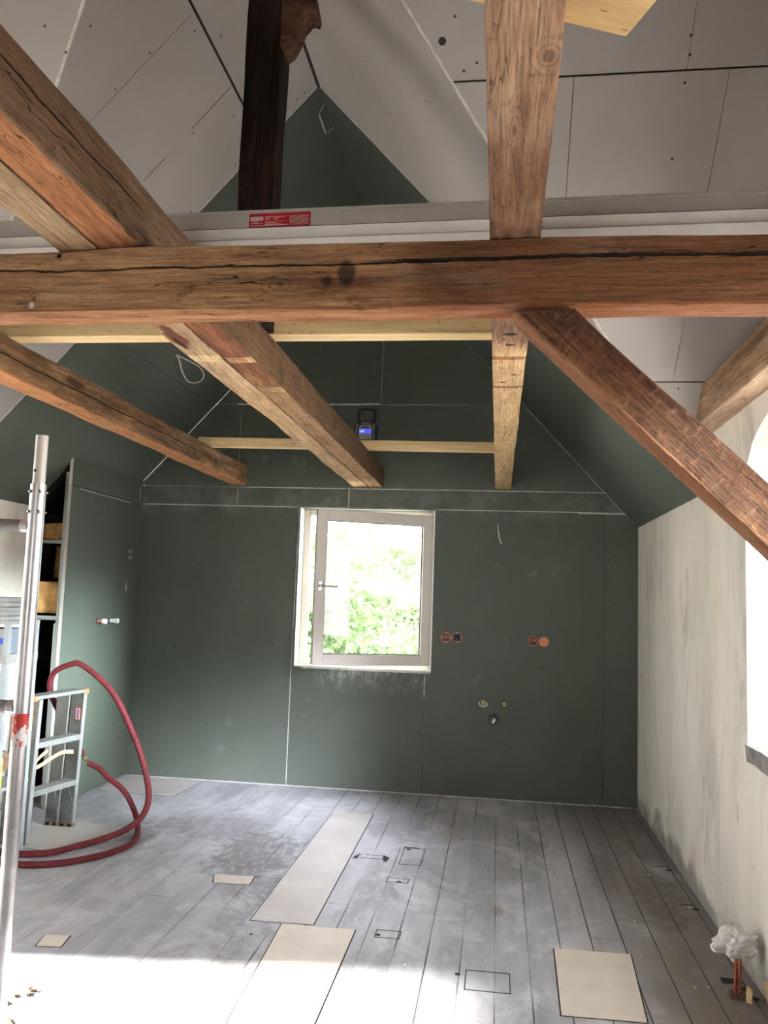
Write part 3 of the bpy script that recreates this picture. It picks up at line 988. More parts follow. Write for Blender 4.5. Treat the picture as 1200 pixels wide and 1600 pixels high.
m.prism([(XP - .0005, yP0 - .001, .004), (XP - .024, yP0 - .001, .004), (XP - .024, yP0 - .001, zp1), (XP - .0005, yP0 - .001, zp1)], (0, -1, 0), 0.001, 'edge')
m.prism([(XP - .0005, yP0 - .001, zp1 + .005), (XP - .024, yP0 - .001, zp1 + .005), (XP - .024, yP0 - .001, zp2), (XP - .0005, yP0 - .001, zp2)], (0, -1, 0), 0.001, 'edge')
nP = (1, 0, 0)
rough_strip(m, PX, [(D - .05, zp1 + .02), (D - .05, zp2 - .05)], .006, nP, seed=70)
rough_strip(m, PX, [(5.55, zp1 - .01), (6.4, zp1 - .012)], .004, nP, seed=71)
for q in ((6.42, 1.80), (6.46, 1.80), (6.42, 1.75), (6.46, 1.75), (6.40, 1.50), (6.40, 1.53)):
    m.box(XP, XP + .001, q[0] - .008, q[0] + .008, q[1] - .014, q[1] + .014, 'joint')
for q in ((5.9, 1.3), (5.9, .95), (5.9, .6), (6.45, .4), (6.5, .8), (6.45, 1.25), (5.5, 2.1), (5.85, 2.1), (6.3, 2.1)):
    screw(m, PX, nP, *q)
struct(m.build('wall_partition'))

# black sheets added for the deep shade inside the shaft behind the partition
m = M()
m.box(XL + .001, XL + .004, yP0 + .03, D - .002, .001, ZE_L - .01, 'black')
m.box(XL + .004, XP - .03, D - .006, D - .002, .001, ZE_L - .01, 'black')
m.prism([(XL + .004, yP0 + .03, ZE_L - .03), (XL + .004, D - .006, ZE_L - .03), (XP - .03, D - .006, slopeZ(XP) - .07), (XP - .03, yP0 + .03, slopeZ(XP) - .07)], (0, 0, 1), .003, 'black')
m.box(XP - .028, XP - .026, yP0 + .07, D - .006, .001, slopeZ(XP) - .07, 'black')
tag(m.build('shade_sheets'), 'black sheets standing in for the deep shade in the shaft beside the green partition', 'shade_sheets')

# metal studs of the open end
def stud(name, loc, h, w, d, label, parent=None):
    e = M()
    x, y, z = loc
    e.box(x, x + w, y, y + .001, z, z + h, 'stud')
    e.box(x, x + .001, y, y + d, z, z + h, 'stud')
    e.box(x + w - .001, x + w, y, y + d, z, z + h, 'stud')
    return e
fr = empty('stud_frame', (XP - .1, yP0, 0), 'galvanised metal stud frame at the open end of the green partition', 'stud frame')
e = stud('s', (XP - .055, yP0 + .01, .002), 2.30, .03, .05, '')
e.build('stud', fr)
e = stud('s', (XP - .095, yP0 + .06, .002), 1.24, .035, .05, '')
e.build('stud', fr)
e = M()
e.box(XL + .002, XP - .03, yP0 + .012, yP0 + .06, 1.265, 1.268, 'stud')
e.box(XL + .002, XP - .03, yP0 + .012, yP0 + .013, 1.265, 1.295, 'stud')
e.build('rail', fr)
e = M()
e.box(XL + .002, XP - .055, yP0 + .10, yP0 + .102, 1.80, 1.825, 'stud')
e.build('rail', fr)


def wool(z0, z1, x0, x1, y0, lab):
    m = M()
    n = 10
    vs, fs = [], []
    me = bmesh.new()
    bmesh.ops.create_cube(me, size=1)
    bmesh.ops.subdivide_edges(me, edges=me.edges, cuts=6, use_grid_fill=True)
    for v in me.verts:
        v.co = Vector(((x0 + x1) / 2 + v.co.x * (x1 - x0), y0 + .15 + v.co.y * .3, (z0 + z1) / 2 + v.co.z * (z1 - z0)))
        k = noise.noise_vector(v.co * 14) * 0.012
        v.co += k
    me.verts.index_update()
    m.add([tuple(v.co) for v in me.verts], [[v.index for v in f.verts] for f in me.faces], 'wool', True)
    me.free()
    tag(m.build('insulation_batt'), lab, 'insulation')


wool(1.31, 1.53, XL + .02, XP - .07, 5.52, 'yellow glass wool batt on the metal rail inside the partition shaft')
wool(1.84, 1.95, XL + .02, XP - .07, 5.60, 'upper thin piece of brown glass wool inside the partition shaft')
wool(1.56, 1.79, XL + .03, XP - .08, 5.80, 'dark recessed glass wool piece between two others in the shaft')

# ------------------------------------------------------------------ window in the back wall
win = empty('window_1', (-1.06, D + .13, WZ0), None, None)
win['kind'] = 'structure'
e = M()
FY0, FY1 = D + .135, D + .205
fb = .055
e.box(WX0, WX0 + fb, FY0, FY1, WZ0, WZ1, 'frame')
e.box(WX1 - fb * .5, WX1, FY0, FY1, WZ0, WZ1, 'frame')
e.box(WX0 + fb, WX1 - fb * .5, FY0, FY1, WZ0, WZ0 + .045, 'frame')
e.box(WX0 + fb, WX1 - fb * .5, FY0, FY1, WZ1 - .045, WZ1, 'frame')
e.build('window_frame', win, 0.004)
# outer sill
e = M()
e.box(WX0, WX1, FY1, D + .36, WZ0 - .03, WZ0 - .005, 'white_pl')
e.build('window_sill', win)
hx, hy = -0.545, D + 0.115
fx, fy = -1.407, 6.318
sa = Vector((fx - hx, fy - hy, 0))
SWd = sa.length
sa.normalize()
sn = Vector((sa.y, -sa.x, 0))
if sn.y > 0:
    sn = -sn
SZ0, SZ1 = 0.972, 2.163
H0 = Vector((hx, hy, 0))


def sbox(e, a0, a1, z0, z1, d0, d1, mk):
    p = [H0 + sa * a0 + sn * d0, H0 + sa * a1 + sn * d0, H0 + sa * a1 + sn * d1, H0 + sa * a0 + sn * d1]
    e.prism([(q.x, q.y, z0) for q in p], (0, 0, 1), z1 - z0, mk)


sash = M()
st = .083
sbox(sash, 0, st, SZ0, SZ1, 0, .062, 'frame')
sbox(sash, SWd - st, SWd, SZ0, SZ1, 0, .062, 'frame')
sbox(sash, st, SWd - st, SZ0, SZ0 + st, 0, .062, 'frame')
sbox(sash, st, SWd - st, SZ1 - st, SZ1, 0, .062, 'frame')
so = sash.build('sash', win, 0.004)
e = M()
sbox(e, st, SWd - st, SZ0 + st, SZ1 - st, .022, .026, 'glass')
g_ = e.build('glass_pane', so)
g_.location = (0, 0, 0)
e = M()
w_ = .006
for (a0, a1, z0, z1) in ((st, st + w_, SZ0 + st, SZ1 - st), (SWd - st - w_, SWd - st, SZ0 + st, SZ1 - st), (st, SWd - st, SZ0 + st, SZ0 + st + w_), (st, SWd - st, SZ1 - st - w_, SZ1 - st)):
    sbox(e, a0, a1, z0, z1, .027, .034, 'black')
g_ = e.build('gasket', so)
g_.location = (0, 0, 0)
e = M()
hc = SWd - st * .45
hz = 1.572
c0 = H0 + sa * hc + sn * .062
c0.z = hz
e.obox(c0 + sn * .005, sa, (0, 0, 1), sn, .028, .068, .010, 'satin')
e.cyl(c0, c0 + sn * .045, .009, 'satin')
e.tube([c0 + sn * .045, c0 + sn * .048 - sa * .02, c0 + sn * .05 - sa * .125 + Vector((0, 0, -.003))], .0085, 'satin')
h_ = e.build('handle', so)
h_.location = (0, 0, 0)
h_['label'] = 'satin metal lever handle'
for zc in (SZ0 + .05, SZ1 - .06):
    e = M()
    e.cyl((hx + .014, hy - .055, zc - .04), (hx + .014, hy - .055, zc + .04), .009, 'frame')
    h_ = e.build('hinge', win)

# right window: lintel, stone sill, inner frame
e = M()
e.box(XR + .10, XR + .355, RHY[0] - .05, RHY[1] + .05, 2.19, 2.42, 'lintel') if False else None
MAT['lintel'] = wood_old('whitewashed_lintel_wood', srgb(150, 130, 95), srgb(205, 190, 150), srgb(232, 222, 190), 4, 0.15)
e.box(XR + .11, XR + .25, RHY[0] - .06, RHY[1] + .06, 2.15, 2.29, 'lintel')
o = e.build('wooden_lintel')
tag(o, 'pale whitewashed timber lintel inside the arched opening of the right wall', 'lintel')
e = M()
vs, fs = [], []
nn = 24
for i in range(nn + 1):
    y = RHY[0] + (RHY[1] - RHY[0]) * i / nn
    k = noise.noise(Vector((y * 6, 0, 0))) * .012
    k2 = noise.noise(Vector((y * 5, 4, 0))) * .012
    z1 = .934 + k * .3
    z0 = .862 + k2
    vs += [(XR + .2, y, z1), (XR - .012 + k * .3, y, z1), (XR - .006, y, z0), (XR + .2, y, z0)]
for i in range(nn):
    for j in range(4):
        fs.append([i * 4 + j, i * 4 + (j + 1) % 4, i * 4 + 4 + (j + 1) % 4, i * 4 + 4 + j])
fs += [[0, 1, 2, 3], [nn * 4 + q for q in (3, 2, 1, 0)]]
e.add(vs, fs, 'concrete')
tag(e.build('stone_sill'), 'rough broken grey stone sill of the bright opening in the right wall', 'sill')
m = M()  # infill added over the lintel to keep sky light off the arch
m.box(XR + .16, XR + .355, RHY[0], RHY[1], 2.291, 2.42, 'white')
m.box(XR + .251, XR + .355, RHY[0], RHY[1], 2.15, 2.291, 'white')
struct(m.build('arch_light_block'))
win2 = empty('window_2', (XR + .27, 2.7, .93), None, None)
win2['kind'] = 'structure'
e = M()
for (a, b, c_, d_) in ((RHY[0], RHY[0] + .07, .935, 2.2), (RHY[1] - .07, RHY[1], .935, 2.2), (RHY[0], RHY[1], .935, 1.0), (RHY[0], RHY[1], 2.13, 2.2)):
    e.box(XR + .24, XR + .30, a, b, c_, d_, 'frame')
e.build('window_frame', win2)

# ------------------------------------------------------------------ timbers
def timber(name, p0, p1, w, h, mk, seed=0, amp=0.004, wane=0.010, upv=(0, 0, 1), cut0=0.0, cut1=0.0, taper=0.0, seg=0.05, parent=None):
    """hewn beam; local X from p0 to p1, local Y across, local Z up"""
    p0, p1 = Vector(p0), Vector(p1)
    L = (p1 - p0).length
    ax = (p1 - p0).normalized()
    az = Vector(upv)
    az = (az - ax * az.dot(ax)).normalized()
    ay = az.cross(ax)
    n = max(4, int(L / seg))
    prof = []
    S = 5
    for (c0, c1) in (((-1, -1), (1, -1)), ((1, -1), (1, 1)), ((1, 1), (-1, 1)), ((-1, 1), (-1, -1))):
        for k in range(S):
            u = k / S
            prof.append((c0[0] + (c1[0] - c0[0]) * (0.015 if k == 0 else u), c0[1] + (c1[1] - c0[1]) * (0.015 if k == 0 else u), k in (0,)))
        prof.append((c0[0] + (c1[0] - c0[0]) * .985, c0[1] + (c1[1] - c0[1]) * .985, True))
    K = len(prof)
    vs = []
    for i in range(n + 1):
        x = L * i / n
        tp = 1 + taper * (i / n - .5)
        for (a, b, cn) in prof:
            y = a * w / 2 * tp
            z = b * h / 2 * tp
            q = Vector((x * 2.0 + seed * 7, y * 9, z * 9))
            d = noise.noise_vector(q)
            d2 = noise.noise_vector(q * 5)
            lo = Vector((seed * 3 + x * 0.9, 1 if abs(a) > .9 else 0, 0))
            y += d.y * amp + d2.y * amp * .35
            z += d.z * amp + d2.z * amp * .35
            if cn:
                wq = wane * max(0, noise.noise(Vector((x * 2.2 + seed, a * 3, b * 5))) + .25)
                y -= math.copysign(wq, a)
                z -= math.copysign(wq, b)
            xx = x
            if cut0 and x < .4:
                xx += cut0 * z * (1 - x / .4)
            if cut1 and L - x < .4:
                xx += cut1 * z * (1 - (L - x) / .4)
            vs.append((xx, y, z))
    fs = [[i * K + j, i * K + (j + 1) % K, (i + 1) * K + (j + 1) % K, (i + 1) * K + j] for i in range(n) for j in range(K)]
    m = M()
    m.add(vs, fs, mk, True)
    m.add(vs[:K], [list(range(K))], mk)
    m.add(vs[-K:], [list(range(K))], mk)
    o = m.build(name)
    o.data.set_sharp_from_angle(angle=math.radians(32))
    o.matrix_world = Matrix(((ax.x, ay.x, az.x, p0.x), (ax.y, ay.y, az.y, p0.y), (ax.z, ay.z, az.z, p0.z), (0, 0, 0, 1)))
    return o


DKB = srgb(74, 42, 22)
MAT['w_cross'] = wood_old('crossbeam_wood', srgb(128, 90, 62), srgb(190, 148, 110), srgb(224, 190, 150), 1, 0.35,
    rings=[((2.72, -.05, -.02), (.045, .1, .03)), ((3.235, -.05, -.03), (.030, .1, .020)), ((3.53, -.05, -.045), (.026, .1, .018)), ((3.64, -.05, -.005), (.04, .1, .016)), ((2.06, -.05, -.05), (.03, .1, .03))],
    main=[(0.030, 0.0, 0.0016, 1.5, 3.3), (0.022, 0.004, 0.0042, 2.9, 4.34)],
    bands=[(3.0, 9.0, srgb(112, 70, 44), .85)], side=[(2, -.080, srgb(168, 104, 66), .55)],  # right end: browner wood and weaker light, both put into the colour
    blobs=[((2.89, -.05, 0.005), (.030, .1, .045), (0.02, .015, .012, 1), .8), ((2.84, -.05, -0.015), (.018, .1, .018), (0.02, .015, .012, 1), .7), ((2.119, -.05, .069), (.009, .1, .009), (0.005, .005, .005, 1), 1),
           ((3.015, -.05, -.045), (.020, .05, .045), srgb(176, 118, 78), .5), ((2.055, -.05, -.065), (.010, .05, .012), srgb(235, 230, 220), 1)])
cross = timber('crossbeam', (XL + .002, 2.021, (2.207 + 2.381) / 2), (XR - .002, 2.019, (2.205 + 2.381) / 2), .100, .173, 'w_cross', 1, .004, .008)
tag(cross, 'long horizontal old brown crossbeam spanning the room with a drying crack', 'beam')
MAT['w_brace'] = wood_old('brace_wood', srgb(70, 44, 30), srgb(98, 64, 44), srgb(148, 104, 72), 5, 0.35, saw=.42, cracks=False, dust=.1, side=[(2, -.048, srgb(158, 110, 80), .7)])
br = timber('brace', (.098, 2.018, 2.197), (.965, 2.018, 1.358), .102, .108, 'w_brace', 5, .003, .006, cut0=.93)
tag(br, 'diagonal dark brown brace from the crossbeam down to the right wall', 'beam')

pt = timber('wall_post', (1.004, 2.020, 0.001), (1.004, 2.020, 2.204), .11, .11, 'w_brace', 7, .003, .004, upv=(1, 0, 0))
tag(pt, 'old timber post against the right wall carrying the end of the crossbeam', 'post')
MAT['w_A'] = wood_old('main_joist_wood', srgb(74, 46, 32), srgb(128, 86, 60), srgb(182, 132, 92), 2, 0.6, side=[(1, -.052, srgb(116, 92, 71), .95)],
    main=[(0.012, 0.0, 0.002, 1.0, 4.0)], bands=[(4.97, 5.04, srgb(225, 190, 140), 1), (5.42, 5.50, srgb(225, 190, 140), .8), (5.5, 9.0, srgb(200, 165, 125), .55), (2.6, 3.95, srgb(206, 138, 88), .55), (4.1, 5.0, srgb(142, 88, 64), .6)])
MAT['w_B'] = wood_old('sister_joist_wood', srgb(132, 104, 78), srgb(184, 152, 120), srgb(216, 188, 154), 3, 0.12, cracks=True,
    bands=[(0, 4.0, srgb(176, 150, 118), .8), (4.94, 5.02, srgb(232, 205, 160), .8), (5.5, 9, srgb(215, 180, 135), .5)],
    blobs=[((4.72, 0.02, -.07), (.16, .04, .05), srgb(90, 40, 20), .85), ((4.80, .03, -.07), (.10, .012, .05), srgb(30, 16, 10), .9)])
MAT['w_C'] = wood_old('right_joist_wood', srgb(104, 74, 56), srgb(154, 118, 92), srgb(188, 156, 126), 6, 0.15,
    bands=[(4.9, 9.0, srgb(216, 184, 140), .85), (4.98, 5.02, srgb(150, 90, 55), .8), (5.39, 5.42, srgb(120, 80, 50), .8), (4.1, 4.75, srgb(110, 84, 70), .7), (3.55, 3.95, srgb(90, 58, 42), .5)],
    blobs=[((4.72, 0, -.08), (.018, .03, .05), (0.01, .008, .006, 1), 1), ((4.84, 0, -.08), (.012, .02, .05), (0.02, .012, .01, 1), 1), ((5.33, .02, -.08), (.012, .014, .05), (0.02, .012, .01, 1), 1), ((5.22, -.02, -.08), (.01, .012, .05), (0.02, .012, .01, 1), 1),
           ((7.52, .0, -.08), (.045, .008, .05), (0.015, .01, .008, 1), 1)],
    rings=[((3.29, -.040, -.08), (.045, .03, .3)), ((3.50, 0.01, -.08), (.07, .016, .3)), ((3.62, .045, -.08), (.02, .012, .3))])
MAT['w_D'] = wood_old('left_joist_wood', srgb(86, 64, 44), srgb(128, 98, 70), srgb(170, 132, 96), 9, 0.25, side=[(2, -.072, srgb(196, 136, 90), .75)], main=[(-0.012, 0.002, 0.0022, 4.5, 8.4)],
    blobs=[((5.75, -.065, .03), (.12, .03, .03), srgb(60, 36, 20), .8)])
jz = (ZB + ZT) / 2
jh = ZT - ZB
G = 'old timber joists running to the green back wall'
o = timber('joist', (-0.990, YN + .002, jz), (-0.990, D - .002, jz), .119, jh, 'w_A', 2, .004, .008)
tag(o, 'thick dark brown joist beside a paler one, wooden post standing on it', 'beam', G)
o = timber('joist', (-1.119, YN + .002, jz - .005), (-1.119, D - .004, jz - .005), .124, jh - .01, 'w_B', 3, .004, .010)
tag(o, 'pale worn joist fixed against the left side of the thick brown joist', 'beam', G)
o = timber('joist', (0.0244, YN + .002, jz), (0.0244, D - .002, jz), .124, jh, 'w_C', 6, .003, .006)
tag(o, 'joist nearest the right wall seen straight from below, pale at its far end', 'beam', G)
o = timber('joist', (-2.136, YN + .002, jz), (-2.136, D - .002, jz), .134, jh, 'w_D', 9, .004, .010)
tag(o, 'single brown joist farthest left, above the scaffold tube', 'beam', G)

MAT['w_post'] = wood_old('post_wood', srgb(22, 12, 9), srgb(36, 20, 14), srgb(84, 56, 38), 11, 0.5, dust=.04, main=[(0.0, 0, .003, .2, 1.2)])
po = empty('post', (-0.978, 3.10, ZT), 'nearly black upright timber post standing on the thick joist up to the roof', 'post')
o = timber('upright', (-0.978, 3.10, ZT - .002), (-0.970, 3.10, slopeZ(-0.9) - .02), .14, .145, 'w_post', 11, .004, .012, upv=(1, 0, 0))
mw = o.matrix_world.copy()
o.parent = po
o.matrix_parent_inverse = Matrix.Translation(-po.location)
MAT['w_knee'] = wood_old('knee_wood', srgb(56, 38, 26), srgb(98, 70, 50), srgb(140, 106, 78), 12, 0.3, knots=.2)
e = M()
kp = [(-.905, 4.02), (-.82, 4.03), (-.785, 3.94), (-.768, 3.85), (-.772, 3.825), (-.80, 3.835), (-.83, 3.80), (-.85, 3.74), (-.875, 3.695), (-.905, 3.675)]
kp = kp[::-1]
n1, n2 = [(x, 3.03, z) for x, z in kp], None
e.prism(n1, (0, 1, 0), .13, 'w_knee')
o = e.build('knee_block', po, 0.006)
o['label'] = 'rounded lighter brown wooden knee block near the top'

MAT['w_plate'] = wood_old('wall_plate_wood', srgb(112, 86, 66), srgb(156, 126, 100), srgb(196, 164, 136), 14, 0.12, side=[(2, -.086, srgb(222, 192, 166), .8)])
o = timber('wall_plate', (1.045, -.4, 2.48), (1.045, 4.285, 2.48), .17, .19, 'w_plate', 14, .003, .002, cut1=-1.1)
tag(o, 'light brown timber plate running along the top of the right wall', 'beam')

# new pine timbers lying on the joists
def batten(p0, p1, w, h, mk, lab, grp='new pale pine timbers lying across the joists'):
    p0, p1 = Vector(p0), Vector(p1)
    m = M()
    L = (p1 - p0).length
    m.box(0, L, -w / 2, w / 2, 0, h, mk)
    o = m.build('pine_batten', bevel=.003)
    ax = (p1 - p0).normalized()
    ay = Vector((0, 0, 1)).cross(ax)
    az = ax.cross(ay)
    o.matrix_world = Matrix(((ax.x, ay.x, az.x, p0.x), (ax.y, ay.y, az.y, p0.y), (ax.z, ay.z, az.z, p0.z), (0, 0, 0, 1)))
    return tag(o, lab, 'batten', grp)


batten((-2.26, 3.235, ZT), (0.075, 3.245, ZT), .09, .09, 'new', 'new pale pine timber lying on the joists just behind the crossbeam')
batten((-2.17, 5.74, ZT), (0.04, 5.86, ZT), .07, .066, 'new', 'thin new pine batten on the joists with the radio standing on it')
batten((-0.30, 1.18, ZT), (0.245, 1.41, ZT), .16, .05, 'new2', 'short new pine board end lying on the right joist overhead')
# correct the end so that the corner sits as photographed

# ------------------------------------------------------------------ aluminium plank on the joists
pk = empty('aluminium_plank', (-.6, 2.40, ZT), 'long aluminium work plank lying on the joists behind the crossbeam, red sticker on it', 'plank')
pa, pb = Vector((-2.25, 2.452, 0)), Vector((0.955, 2.38, 0))
pax = (pb - pa).normalized()
pn = Vector((pax.y, -pax.x, 0))        # towards camera
if pn.y > 0:
    pn = -pn


def pbox(e, a0, a1, z0, z1, d0, d1, mk):
    p = [pa + pax * a0 - pn * d0, pa + pax * a1 - pn * d0, pa + pax * a1 - pn * d1, pa + pax * a0 - pn * d1]
    e.prism([(q.x, q.y, z0) for q in p], (0, 0, 1), z1 - z0, mk)


LP = (pb - pa).length
e = M()
pbox(e, 0, LP, ZT + .001, ZT + .149, .006, .30, 'alu_plank')
o = e.build('deck', pk)
e = M()
pbox(e, 0, LP, ZT + .140, ZT + .149, 0.0, .008, 'alu_plank')
def pslant(a0, a1, zt_, dt, zb_, db):
    q = []
    for (z, d) in ((zt_, .008), (zt_, dt), (zb_, db), (zb_, .008)):
        p = pa + pax * a0 - pn * d
        q.append((p.x, p.y, ZT + z))
    e.prism(q, pax, a1 - a0, 'alu_lit')
pslant(0, LP, .088, -.005, .054, .0075)
pslant(0, LP, .050, -.004, .010, .0075)
pbox(e, 0, LP, ZT + .0505, ZT + .0535, .004, .008, 'gap')
pbox(e, 0, LP, ZT + .0915, ZT + .0935, .003, .008, 'gap')
o = e.build('side_profile', pk, .0015)
e = M()
s0 = (-0.795 - pa.x) / pax.x
s1 = (-0.598 - pa.x) / pax.x
pbox(e, s0, s1, ZT + .0945, ZT + .1385, .0045, .0062, 'red')
stk = e.build('red_sticker', pk)
stk['label'] = 'red printed warning sticker with white text and table'
e = M()
def ink(a0, a1, z0, z1, mk='white_ink'):
    pbox(e, s0 + a0, s0 + a1, ZT + .0945 + z0, ZT + .0945 + z1, .0038, .0045, mk)
ink(.004, .046, .021, .034)
for k in range(6):
    ink(.004 + k * .007, .004 + (k + 1) * .007, .034, .034 + (.003, .001, .0, .0, .002, .003)[k], 'black_ink')
ink(.018, .030, .0255, .0275, 'black_ink')
ink(.010, .020, .0275, .029, 'black_ink')
ink(.028, .040, .0275, .029, 'black_ink')
for (a, b, z) in ((.052, .118, .033), (.052, .068, .0285), (.078, .100, .0285), (.052, .068, .025), (.078, .092, .025), (.052, .115, .0175), (.052, .090, .0135), (.012, .030, .017), (.006, .046, .0125), (.052, .104, .009), (.004, .120, .005), (.052, .126, .0065)):
    ink(a, b, z - .001, z + .0006)
for r_ in range(8):
    ink(.131, .192, .005 + r_ * .0042, .0056 + r_ * .0042)
for c_ in range(7):
    ink(.131 + c_ * .010, .1316 + c_ * .010, .005, .0346)
for r_ in range(7):
    for c_ in range(6):
        if (r_ * 5 + c_ * 3) % 4:
            ink(.1335 + c_ * .010, .1385 + c_ * .010, .0065 + r_ * .0042, .0078 + r_ * .0042)
o = e.build('sticker_print', stk)
o.location = (0, 0, 0)

# ------------------------------------------------------------------ radio
RB = ZT + .066 + .001
rd = empty('site_radio', (-.955, 5.80, RB), 'small black jobsite radio with a glowing blue display standing on the pine batten', 'radio')
x0, x1, y0, y1 = -1.030, -.880, 5.765, 5.86
e = M()
e.prism([(x0, y0, RB), (x1, y0, RB), (x1, y0, RB + .105), (x1 - .02, y0, RB + .135), (x0 + .02, y0, RB + .135), (x0, y0, RB + .105)], (0, 1, 0), y1 - y0, 'black')
e.build('body', rd, .006)
e = M()
e.prism([(x0 + .028, y0, RB + .002), (x1 - .028, y0, RB + .002), (x1 - .028, y0, RB + .092), (x1 - .04, y0, RB + .104), (x0 + .04, y0, RB + .104), (x0 + .028, y0, RB + .092)], (0, -1, 0), .006, 'grey_pl')
e.box(x0 + .045, x1 - .045, y0 - .0075, y0 - .006, RB + .083, RB + .092, 'black')
fp = e.build('front_panel', rd, .001)
e = M()
e.box(x0 + .033, x1 - .033, y0 - .0085, y0 - .006, RB + .045, RB + .073, 'display')
e.box(x0 + .037, x0 + .070, y0 - .009, y0 - .0085, RB + .051, RB + .068, 'display2')
o = e.build('display', fp)
o.location = (0, 0, 0)
o['label'] = 'lit blue display'
for xx in (x0 + .014, x1 - .014):
    e = M()
    e.tube([(xx, y0 - .006, RB), (xx, y0 - .010, RB + .09), (xx, y0 + .004, RB + .11)], .005, 'grey_pl', 8)
    e.build('bumper_bar', rd)
e = M()
e.tube(spline([(x0 + .02, 5.81, RB + .11), (x0 + .018, 5.81, RB + .20), (x0 + .03, 5.81, RB + .225), (x1 - .03, 5.81, RB + .225), (x1 - .018, 5.81, RB + .20), (x1 - .02, 5.81, RB + .11)], 5), .010, 'black', 8)
e.build('handle', rd)
for xx in (x0 + .022, x1 - .022):
    e = M()
    e.cyl((xx, y0, RB + .108), (xx, y0 - .005, RB + .108), .005, 'grey_pl', 10)
    e.build('screw', rd)


def text_obj(s, size, loc, rot, mk, name, parent, depth=.0006):
    cu = bpy.data.curves.new(name, 'FONT')
    cu.body = s
    cu.size = size
    cu.align_x = 'CENTER'
    cu.align_y = 'CENTER'
    cu.extrude = depth
    tmp = bpy.data.objects.new(name, cu)
    COL.objects.link(tmp)
    dg = bpy.context.evaluated_depsgraph_get()
    me = bpy.data.meshes.new_from_object(tmp.evaluated_get(dg))
    bpy.data.objects.remove(tmp)
    o = bpy.data.objects.new(name, me)
    me.materials.clear()
    me.materials.append(MAT[mk])
    COL.objects.link(o)
    o.parent = parent
    pl_ = parent.location if parent.parent is None else Vector((0, 0, 0))
    o.location = Vector(loc) - pl_
    o.rotation_euler = rot
    return o


MAT['letter'] = plain('grey_letters', (0.32, 0.33, 0.34, 1), .5)
text_obj('Makita', .024, (-.955, y0 - .001, RB + .118), (math.pi / 2, 0, 0), 'letter', 'lettering', rd)

# ------------------------------------------------------------------ cable loop, cable end, taps, sockets, outlets
e = M()
P3 = lambda x, y: (x, y, zL(x, y))
def offp(x, y, d):
    n = Vector(nL).normalized()
    return Vector(P3(x, y)) + n * d
lp = [offp(-2.283, 5.49, -.02), offp(-2.286, 5.495, .03), offp(-2.325, 5.62, .06), offp(-2.345, 5.78, .07), offp(-2.315, 5.90, .075), offp(-2.275, 5.90, .07), offp(-2.255, 5.78, .06), offp(-2.262, 5.62, .045), offp(-2.276, 5.50, .02), offp(-2.280, 5.487, -.02)]
e.tube(spline(lp, 8), .0055, 'cable', 8)
tag(e.build('cable_loop'), 'white cable loop hanging out of the green sloping ceiling', 'cable')
e = M()
e.tube(spline([(-.008, D + .01, 2.105), (-.010, D - .02, 2.095), (-.004, D - .03, 2.04), (.008, D - .03, 1.975), (.022, D - .035, 1.945)], 6), .0045, 'cable', 8)
tag(e.build('cable_end'), 'short white cable end sticking out of the back wall above the sockets', 'cable')


def wall_disc(name, x, z, rings, lab, cat, group):
    em = empty(name, (x, D, z), lab, cat, group)
    return em


sock_lab = {(-.394, 1.205): 'first socket box from the window, brown with wires inside', (-.309, 1.208): 'dark empty socket box touching the first one beside the window',
            (.277, 1.202): 'brown socket box touching the orange covered one', (.360, 1.201): 'socket box closed with a bright orange lid'}
for i, ((x, z), lab) in enumerate(sock_lab.items()):
    em = empty('socket_box', (x, D, z), lab, 'socket box', 'terracotta flush socket boxes in the back wall')
    e = M()
    e.ring((x, D - .003, z), (0, 1, 0), .0345, .0400, .003, 'copper_box')
    e.ring((x, D - .001, z), (0, 1, 0), .0335, .0350, .0125, 'copper_box')
    for a in range(4):
        c0 = Vector((x + .033 * math.cos(a * math.pi / 2), D - .0045, z + .033 * math.sin(a * math.pi / 2)))
        e.disc(c0, (0, 1, 0), .004, .003, 'white_pl' if i < 2 else 'copper_box')
    e.build('rim', em)
    e = M()
    if i == 3:
        e.disc((x, D - .002, z), (0, 1, 0), .034, .002, 'orange_lid', 28)
        e.build('lid', em)['label'] = 'orange lid'
    else:
        e.disc((x, D - .0008, z), (0, 1, 0), .0345, .0006, 'copper_in' if i != 1 else 'black', 28)
        e.build('inside', em)
        if i in (0, 2):
            e = M()
            e.tube(spline([(x - .022, D - .001, z + .012), (x - .005, D - .008, z - .004), (x + .018, D - .008, z + .016), (x + .02, D - .001, z - .004)], 5), .0045, 'copper_box', 6)
            e.tube(spline([(x - .012, D - .001, z + .022), (x + .006, D - .009, z + .012), (x + .02, D - .001, z + .022)], 5), .004, 'copper_box', 6)
            e.build('wires', em)
em = empty('water_outlet', (-.095, D, .713), 'brass water outlet above the torn white patch on the back wall', 'water outlet', 'brass kitchen water outlets')
e = M()
e.prism([(-.130, D - .0015, .708), (-.118, D - .0015, .690), (-.095, D - .0015, .682), (-.062, D - .0015, .697), (-.064, D - .0015, .722), (-.095, D - .0015, .738), (-.125, D - .0015, .725)], (0, 1, 0), .0014, 'joint')
e.disc((-.097, D - .0025, .717), (0, 1, 0), .024, .001, 'black', 20)
e.build('cut_out', em)
e = M()
e.cyl((-.095, D, .720), (-.095, D - .03, .722), .016, 'brass', 20)
e.disc((-.095, D - .031, .722), (0, 1, 0), .008, .001, 'black', 14)
e.build('fitting', em)
em = empty('water_outlet', (.067, D, .716), 'smaller round brass water outlet above and beside the grey drain cap', 'water outlet', 'brass kitchen water outlets')
e = M()
e.disc((.067, D - .0015, .716), (0, 1, 0), .022, .0014, 'black', 20)
e.build('cut_out', em)
e = M()
e.ring((.067, D - .02, .716), (0, 1, 0), .008, .015, .02, 'brass', 18)
e.build('fitting', em)
